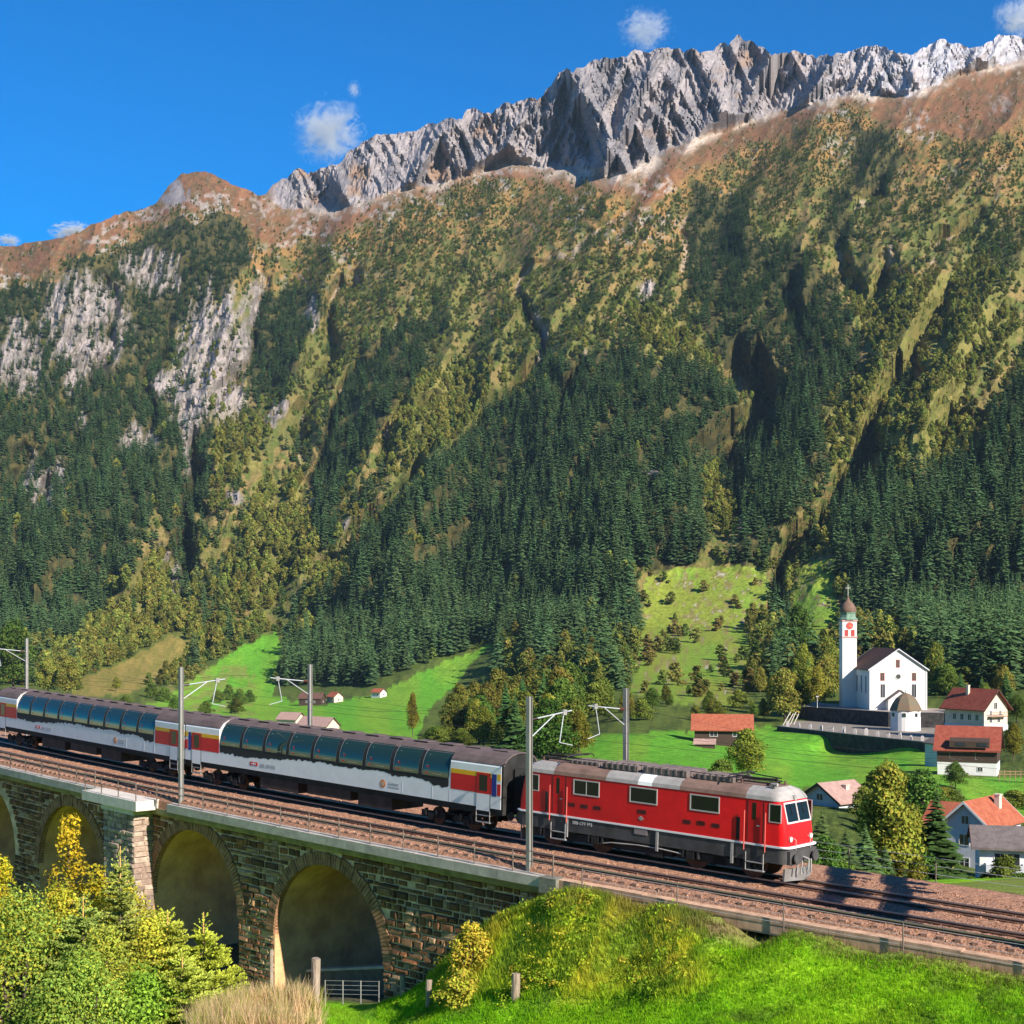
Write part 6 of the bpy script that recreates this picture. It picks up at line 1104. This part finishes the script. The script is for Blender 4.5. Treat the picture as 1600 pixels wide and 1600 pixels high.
# ---- shrubs of the near hill on the left and the bank: each its own thing
def near_bush(name, label, pxx, d, ytop, wpx, base_z, cols, seed, cat='bush', leaf=.05, lobes=34, per=230, tall=1.0, limbs=True, p_alt=.35):
    rng = np.random.default_rng(seed); x = (pxx-800)/F*d; top = CAMZ+(HOR-ytop)/F*d; h = top-base_z; r = wpx/F*d/2
    t = empty(name, (x, d, base_z)); tag(t, label, cat)
    V, Fa, g, ends = broad_crown(1, 1, lobes, per, 1, rng, .12, 1); V, Fa, g, ends = broad_crown(h, r, lobes, per, leaf, rng, .10, max(.8, min(1.6, h/(2*r)*.9)) if tall else 1)
    cm = npmesh('crown', V, Fa, M_nleaf, tones(cols[0], g, rng, cols[1], p_alt)); link('crown', cm, t)
    lm = [((0, 0, h*.1), tuple(np.array(e)*.97), .05*r) for e in ends[::2]]; trunk_mb(h*.7, .07*r+.03, .3, 6, lm, seed).build('trunk', M_bark, t); return t
M_nleaf = leafmat('near_foliage', rnd=.04, hue=.004, transl=.3)
def young_spruce(label, pxx, d, ytop, wpx, base_z, col_, seed, leader=.55):
    rng = np.random.default_rng(seed); x = (pxx-800)/F*d; top = CAMZ+(HOR-ytop)/F*d; h = top-base_z; R = wpx/F*d/2; t = empty('young_spruce', (x, d, base_z)); tag(t, label, 'tree')
    tm = trunk_mb(h*.92, .02*R+.018, .15, 5); Vs, Ns, Cs = [], [], []; hb = h-leader; nw = int(hb/.16); br = MB()
    def spray(a, b, wid, n, shade):
        a, b = np.array(a), np.array(b); ax_ = b-a; L = np.linalg.norm(ax_); ax_ /= L; u = np.cross(ax_, [0, 0, 1.]); u /= np.linalg.norm(u)+1e-9; w = np.cross(u, ax_)
        tt = rng.uniform(.12, 1, n); ph = rng.uniform(-2.2, 2.2, n); dirv = (np.sin(ph)[:, None]*u+np.cos(ph)[:, None]*w*.8)*.75+ax_*.66; dirv /= np.linalg.norm(dirv, axis=1, keepdims=True)
        base = a+ax_*L*tt[:, None]; ln = wid*rng.uniform(.6, 1.2, n)*(1.15-.5*tt); side = np.cross(dirv, rng.normal(size=(n, 3))); side /= np.linalg.norm(side, axis=1, keepdims=True); w2 = .014
        Vs.append(np.stack([base-side*w2, base+dirv*ln[:, None]*.55+side*w2*1.5, base+dirv*ln[:, None], base+dirv*ln[:, None]*.5-side*w2*1.5], 1).reshape(-1, 3)); Cs.append(np.repeat(np.array(col_)[None]*rng.uniform(.65, 1.4, (n, 1))*shade, 4, 0))
    for k in range(nw):
        tq = k/nw; z = hb*(tq+rng.uniform(0, .8)/nw); Rb = R*(1-tq)**.62*rng.uniform(.8, 1.15)+.08
        for i in range(max(4, int(10-3*tq))):
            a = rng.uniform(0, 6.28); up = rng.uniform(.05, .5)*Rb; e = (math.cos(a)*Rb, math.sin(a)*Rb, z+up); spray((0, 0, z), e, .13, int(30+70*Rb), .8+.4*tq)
            if Rb > .5:
                for q in (.45, .7):
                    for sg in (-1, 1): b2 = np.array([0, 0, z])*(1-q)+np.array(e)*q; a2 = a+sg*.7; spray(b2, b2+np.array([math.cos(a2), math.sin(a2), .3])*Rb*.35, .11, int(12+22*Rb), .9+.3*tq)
            if i % 3 == 0: br.tube((0, 0, z), e, .014, .005, n=4, caps=False)
    for q in range(7): z = hb+leader*(q % 4)/5; a = q*2.4; spray((0, 0, z), (math.cos(a)*.22, math.sin(a)*.22, z+.2), .06, 16, 1.3)
    sp_ = MB(); sp_.tube((0, 0, hb-.3), (0, 0, h), .026, .014, n=5); sp_.build('leader_shoot', M_shoot, t); br.add(tm.v, tm.f); br.build('trunk', M_bark, t)
    V = np.concatenate(Vs); link('crown', npmesh('crown', V, np.arange(len(V)).reshape(-1, 4), M_nneedle, np.concatenate(Cs)), t); return t
M_nneedle = leafmat('near_needles', rnd=.05, hue=.005, transl=.15); M_shoot = mat('orange_shoot', (.55, .33, .10), .8)
near_bush('maple_sapling', 'golden yellow maple sapling rising before the dark arch', 108, 43, 1262, 130, -3.0, [(.62, .42, .03), (.52, .40, .04)], 1, 'tree', .055, 20, 150)
near_bush('maple_sapling', 'lower yellow green maple growth at the left edge', 2, 42, 1335, 120, -3.0, [(.46, .44, .03), (.50, .36, .03)], 2, 'tree', .055, 26, 170)
near_bush('maple_sapling', 'short yellow maple shoot left of the pale pier', 150, 42, 1352, 120, -2.5, [(.55, .42, .03), (.40, .38, .04)], 7, 'tree', .055, 20, 150)
near_bush('hazel_bush', 'yellow green bush spreading in front of the pale pier foot', 190, 41, 1385, 210, -2.5, [(.40, .40, .04), (.50, .38, .05)], 3, 'bush', .048, 44, 230)
near_bush('hazel_bush', 'green bush below the golden sapling at the lower left', 50, 38, 1430, 260, -1.6, [(.20, .32, .05), (.34, .38, .05)], 4, 'bush', .045, 46, 260)
near_bush('hazel_bush', 'bright green bush at the foot of the picture left of the dry grass', 225, 35, 1520, 230, -.8, [(.24, .40, .04), (.18, .30, .04)], 5, 'bush', .042, 44, 260)
near_bush('hazel_bush', 'yellow leaved bush left of the near arch opening', 248, 40, 1432, 140, -2.0, [(.46, .42, .04), (.34, .38, .04)], 6, 'bush', .045)
near_bush('hazel_bush', 'low green bush at the bottom left corner', 90, 33.5, 1530, 260, -.8, [(.20, .30, .05), (.30, .34, .05)], 8, 'bush', .042, 44, 260)
near_bush('hazel_bush', 'broad yellow green bush in the lower left corner', 30, 36.5, 1400, 240, -1.4, [(.26, .36, .06), (.42, .40, .05)], 33, 'bush', .045, 44, 240)
near_bush('hazel_bush', 'low bright leafy bush in front of the left thicket', 130, 33.8, 1490, 220, -.9, [(.22, .34, .055), (.32, .38, .05)], 34, 'bush', .040, 44, 240)
near_bush('hazel_bush', 'yellow green bush left of the spruce with the tall shoot', 232, 37.2, 1432, 150, -1.2, [(.42, .44, .05), (.50, .42, .05)], 35, 'bush', .042, 32, 220)
near_bush('hazel_bush', 'yellow green leafy bush right below the golden sapling', 96, 39.5, 1385, 170, -1.6, [(.40, .42, .04), (.50, .40, .05)], 31, 'bush', .045, 34, 220)
near_bush('hazel_bush', 'olive green leafy bush in the heart of the left thicket', 165, 35.2, 1455, 190, -.9, [(.30, .36, .05), (.40, .38, .05)], 32, 'bush', .042, 38, 230)
young_spruce('young spruce with a tall orange leader shoot before the pale pier', 188, 39.5, 1322, 130, -1.8, (.28, .32, .07), 11)
young_spruce('young yellow green spruce with leader shoot before the near arch', 318, 38, 1425, 190, -1.2, (.38, .42, .05), 12, .5)
young_spruce('young spruce with short orange tip in front of the buttress foot', 262, 37.5, 1425, 190, -1.2, (.34, .38, .055), 13, .25)
young_spruce('dense young spruce in the middle of the left thicket', 130, 36.5, 1400, 220, -1.2, (.27, .34, .075), 15, .35)
young_spruce('small young spruce at the bottom edge left of the dry grass', 285, 35.5, 1490, 190, -.6, (.34, .40, .06), 17, .2)
# yellow bush on the bank corner and small ones along it
near_bush('bramble_bush', 'yellow orange bramble bush on the bank corner beside the stone wall', 738, 63.2, 1446, 100, -5.2, [(.52, .40, .05), (.36, .38, .04)], 21, 'bush', .07, 26, 150)
near_bush('bramble_bush', 'low olive bramble at the foot of the bank left of the thick post', 722, 61.5, 1518, 90, -6.0, [(.36, .38, .04), (.46, .34, .05)], 22, 'bush', .07, 26, 150)
near_bush('bramble_bush', 'dark green bush on top of the bank below the slab end', 862, 62.3, 1400, 80, -2.2, [(.16, .28, .03), (.30, .38, .04)], 23, 'bush', .07, 20, 120)
near_bush('bramble_bush', 'green bush on top of the bank right of the dark one', 918, 61.2, 1406, 80, -2.6, [(.22, .34, .03), (.34, .40, .04)], 24, 'bush', .07, 20, 120)

# ---- fence posts, metal fence under the arch
M_post = mat('weathered_post', (.22, .16, .12), .9, col2=(.36, .28, .22), scale=5, stretch=(2, 2, .4), bump=.02)
def fence_post(label, pxx, ytop, ybot, d, wpx, lean=0):
    p = at(pxx, ybot, d); h = (ybot-ytop)/F*d; r = wpx/F*d/2; rg = random.Random(pxx); m_ = MB()
    rings = [[(r*(1+rg.uniform(-.12, .12))*math.cos(2*math.pi*i/9)+lean*h*q, r*(1+rg.uniform(-.12, .12))*math.sin(2*math.pi*i/9), h*q+(rg.uniform(-.02, .02) if q == 1 else 0)) for i in range(9)] for q in (-.4, 0, .35, .7, 1)]
    m_.loft(rings); o = m_.build('fence_post', M_post); o.location = p; tag(o, label, 'post', 'wooden fence posts'); return o
fence_post('tall weathered post in the dry grass at the bottom', 491, 1497, 1640, 33.5, 13, .02)
fence_post('thick short weathered post on the meadow below the bank', 806, 1521, 1572, 59.3, 14)
fence_post('small post left in front of the low wall of the near arch', 629, 1524, 1552, 66.8, 9)
fence_post('small leaning post right of the metal fence by the bank foot', 669, 1531, 1570, 63.3, 9, .04)
fence_post('slim upright standing in for the sunlit pier edge left of the metal fence', 424, 1484, 1530, 62, 6)  # upright put in where only the pier edge catches the sun
mf = empty('metal_fence', at(550, 1562, 70)); tag(mf, 'grey metal fence closing the foot of the near arch', 'fence'); inv = Matrix.Translation(-mf.location); A0, A1 = at(508, 1560, 70.5), at(592, 1562, 69.5); H0 = 29/F*70
for q in range(4): p = A0.lerp(A1, q/3); o = MB().tube(p-Vector((0, 0, .3)), p+Vector((0, 0, H0)), .03, n=6).build('post', M_mast, mf); o.matrix_parent_inverse = inv
for q in range(4): o = MB().tube(A0+Vector((0, 0, H0*(.25+.24*q))), A1+Vector((0, 0, H0*(.25+.24*q))), .011, n=5).build('wire', M_mast, mf); o.matrix_parent_inverse = inv

# ================================================================== CLOUDS beyond the ridge
def cloud(label, pxx, pyy, d, wpx, hpx, seed, dens, lumps):
    rg = random.Random(seed); c = at(pxx, pyy, d); w, h = wpx/F*d, hpx/F*d; bm = bmesh.new()
    bmesh.ops.create_icosphere(bm, subdivisions=3, radius=1); me = bpy.data.meshes.new('cloud'); bm.to_mesh(me); bm.free()
    o = link('cloud', me); o.location = c; o.scale = (w/2, w/2.5, h/2); tag(o, label, 'cloud', 'small clouds over the ridge')
    m = bpy.data.materials.new('cloud_vapour'); m.use_nodes = True; nt = m.node_tree; nt.nodes.clear(); N = nt.nodes.new; L = nt.links.new
    out, pv, tc, no, gr, m1, m2, mp = N('ShaderNodeOutputMaterial'), N('ShaderNodeVolumePrincipled'), N('ShaderNodeTexCoord'), N('ShaderNodeTexNoise'), N('ShaderNodeTexGradient'), N('ShaderNodeMath'), N('ShaderNodeMapRange'), N('ShaderNodeMapping')
    gr.gradient_type = 'SPHERICAL'; L(tc.outputs['Object'], gr.inputs[0]); mp.inputs['Location'].default_value = (seed*3.1, seed*1.7, 0); L(tc.outputs['Object'], mp.inputs[0]); L(mp.outputs[0], no.inputs['Vector']); no.inputs['Scale'].default_value = lumps; no.inputs['Detail'].default_value = 7; no.inputs['Roughness'].default_value = .6; no.inputs['Distortion'].default_value = 1.4
    m1.operation = 'MULTIPLY_ADD'; L(gr.outputs['Fac'], m1.inputs[0]); m1.inputs[1].default_value = .36; L(no.outputs['Fac'], m1.inputs[2])
    m2.inputs[1].default_value = .62; m2.inputs[2].default_value = .80; m2.inputs[3].default_value = 0; m2.inputs[4].default_value = dens; L(m1.outputs[0], m2.inputs[0]); L(m2.outputs[0], pv.inputs['Density'])
    pv.inputs['Color'].default_value = (1, 1, 1, 1); pv.inputs['Anisotropy'].default_value = .3; L(pv.outputs[0], out.inputs['Volume']); me.materials.append(m); m.cycles.volume_step_rate = 1.0; return o
cloud('small white cloud standing left above the long rock ridge', 512, 204, 4600, 128, 120, 3, .026, 2.3)
cloud('thin ragged cloud just above the middle of the rock ridge', 1008, 46, 4600, 100, 80, 5, .02, 2.8)
cloud('white cloud at the upper right corner', 1592, 28, 4600, 90, 80, 7, .032, 2.4)
cloud('bright cloud peeping over the left shoulder of the mountain', 118, 364, 4200, 90, 34, 9, .12, 2.2)
cloud('tiny cloud low at the left edge of the sky', 14, 376, 4200, 46, 22, 10, .1, 2.2)
cloud('faint wisp of cloud above the small white cloud', 553, 140, 4600, 26, 34, 12, .05, 2.6)

# ================================================================== the slope behind the photographer, and the air
bx0 = np.linspace(-900, 900, 60); by0 = np.linspace(6, -1400, 50); BX_, BY_ = np.meshgrid(bx0, by0, indexing='ij'); BZ_ = np.interp(-BY_, [-6, 30, 200, 600, 1400], [7.0, 9, 40, 150, 420])+(fbm(BX_/120., BY_/120., 3, 501)-.5)*16*sstep(10, 120, -BY_)
bc = grd(C(.045, .075, .016), C(.02, .035, .012), (fbm(BX_/60., BY_/60., 3, 511)[..., None]-.42)*6); bi_ = np.arange(BX_.size).reshape(BX_.shape); bq_ = np.stack([bi_[:-1, :-1], bi_[1:, :-1], bi_[1:, 1:], bi_[:-1, 1:]], -1).reshape(-1, 4)
tag(link('rear_hillside', npmesh('rear_hillside', np.stack([BX_, BY_, BZ_], -1).reshape(-1, 3), bq_, gmat, bc.reshape(-1, 3), smooth=True)), kind='structure')
hz = MB(); top = float(GZ.max())+8; hz.box(-2600, 2600, -1500, float(GY.max())+60, float(min(GZ[:, :NR1+NR2].min(), -40))-1, top); hzm = bpy.data.materials.new('haze'); hzm.use_nodes = True; nt = hzm.node_tree; nt.nodes.clear(); o_ = nt.nodes.new('ShaderNodeOutputMaterial'); pv = nt.nodes.new('ShaderNodeVolumePrincipled'); pv.inputs['Color'].default_value = (.50, .72, 1, 1); pv.inputs['Density'].default_value = .000026; pv.inputs['Anisotropy'].default_value = 0; nt.links.new(pv.outputs[0], o_.inputs['Volume'])
tag(hz.build('haze', hzm), kind='stuff'); print('haze top', top, 'far', float(GY.max()))
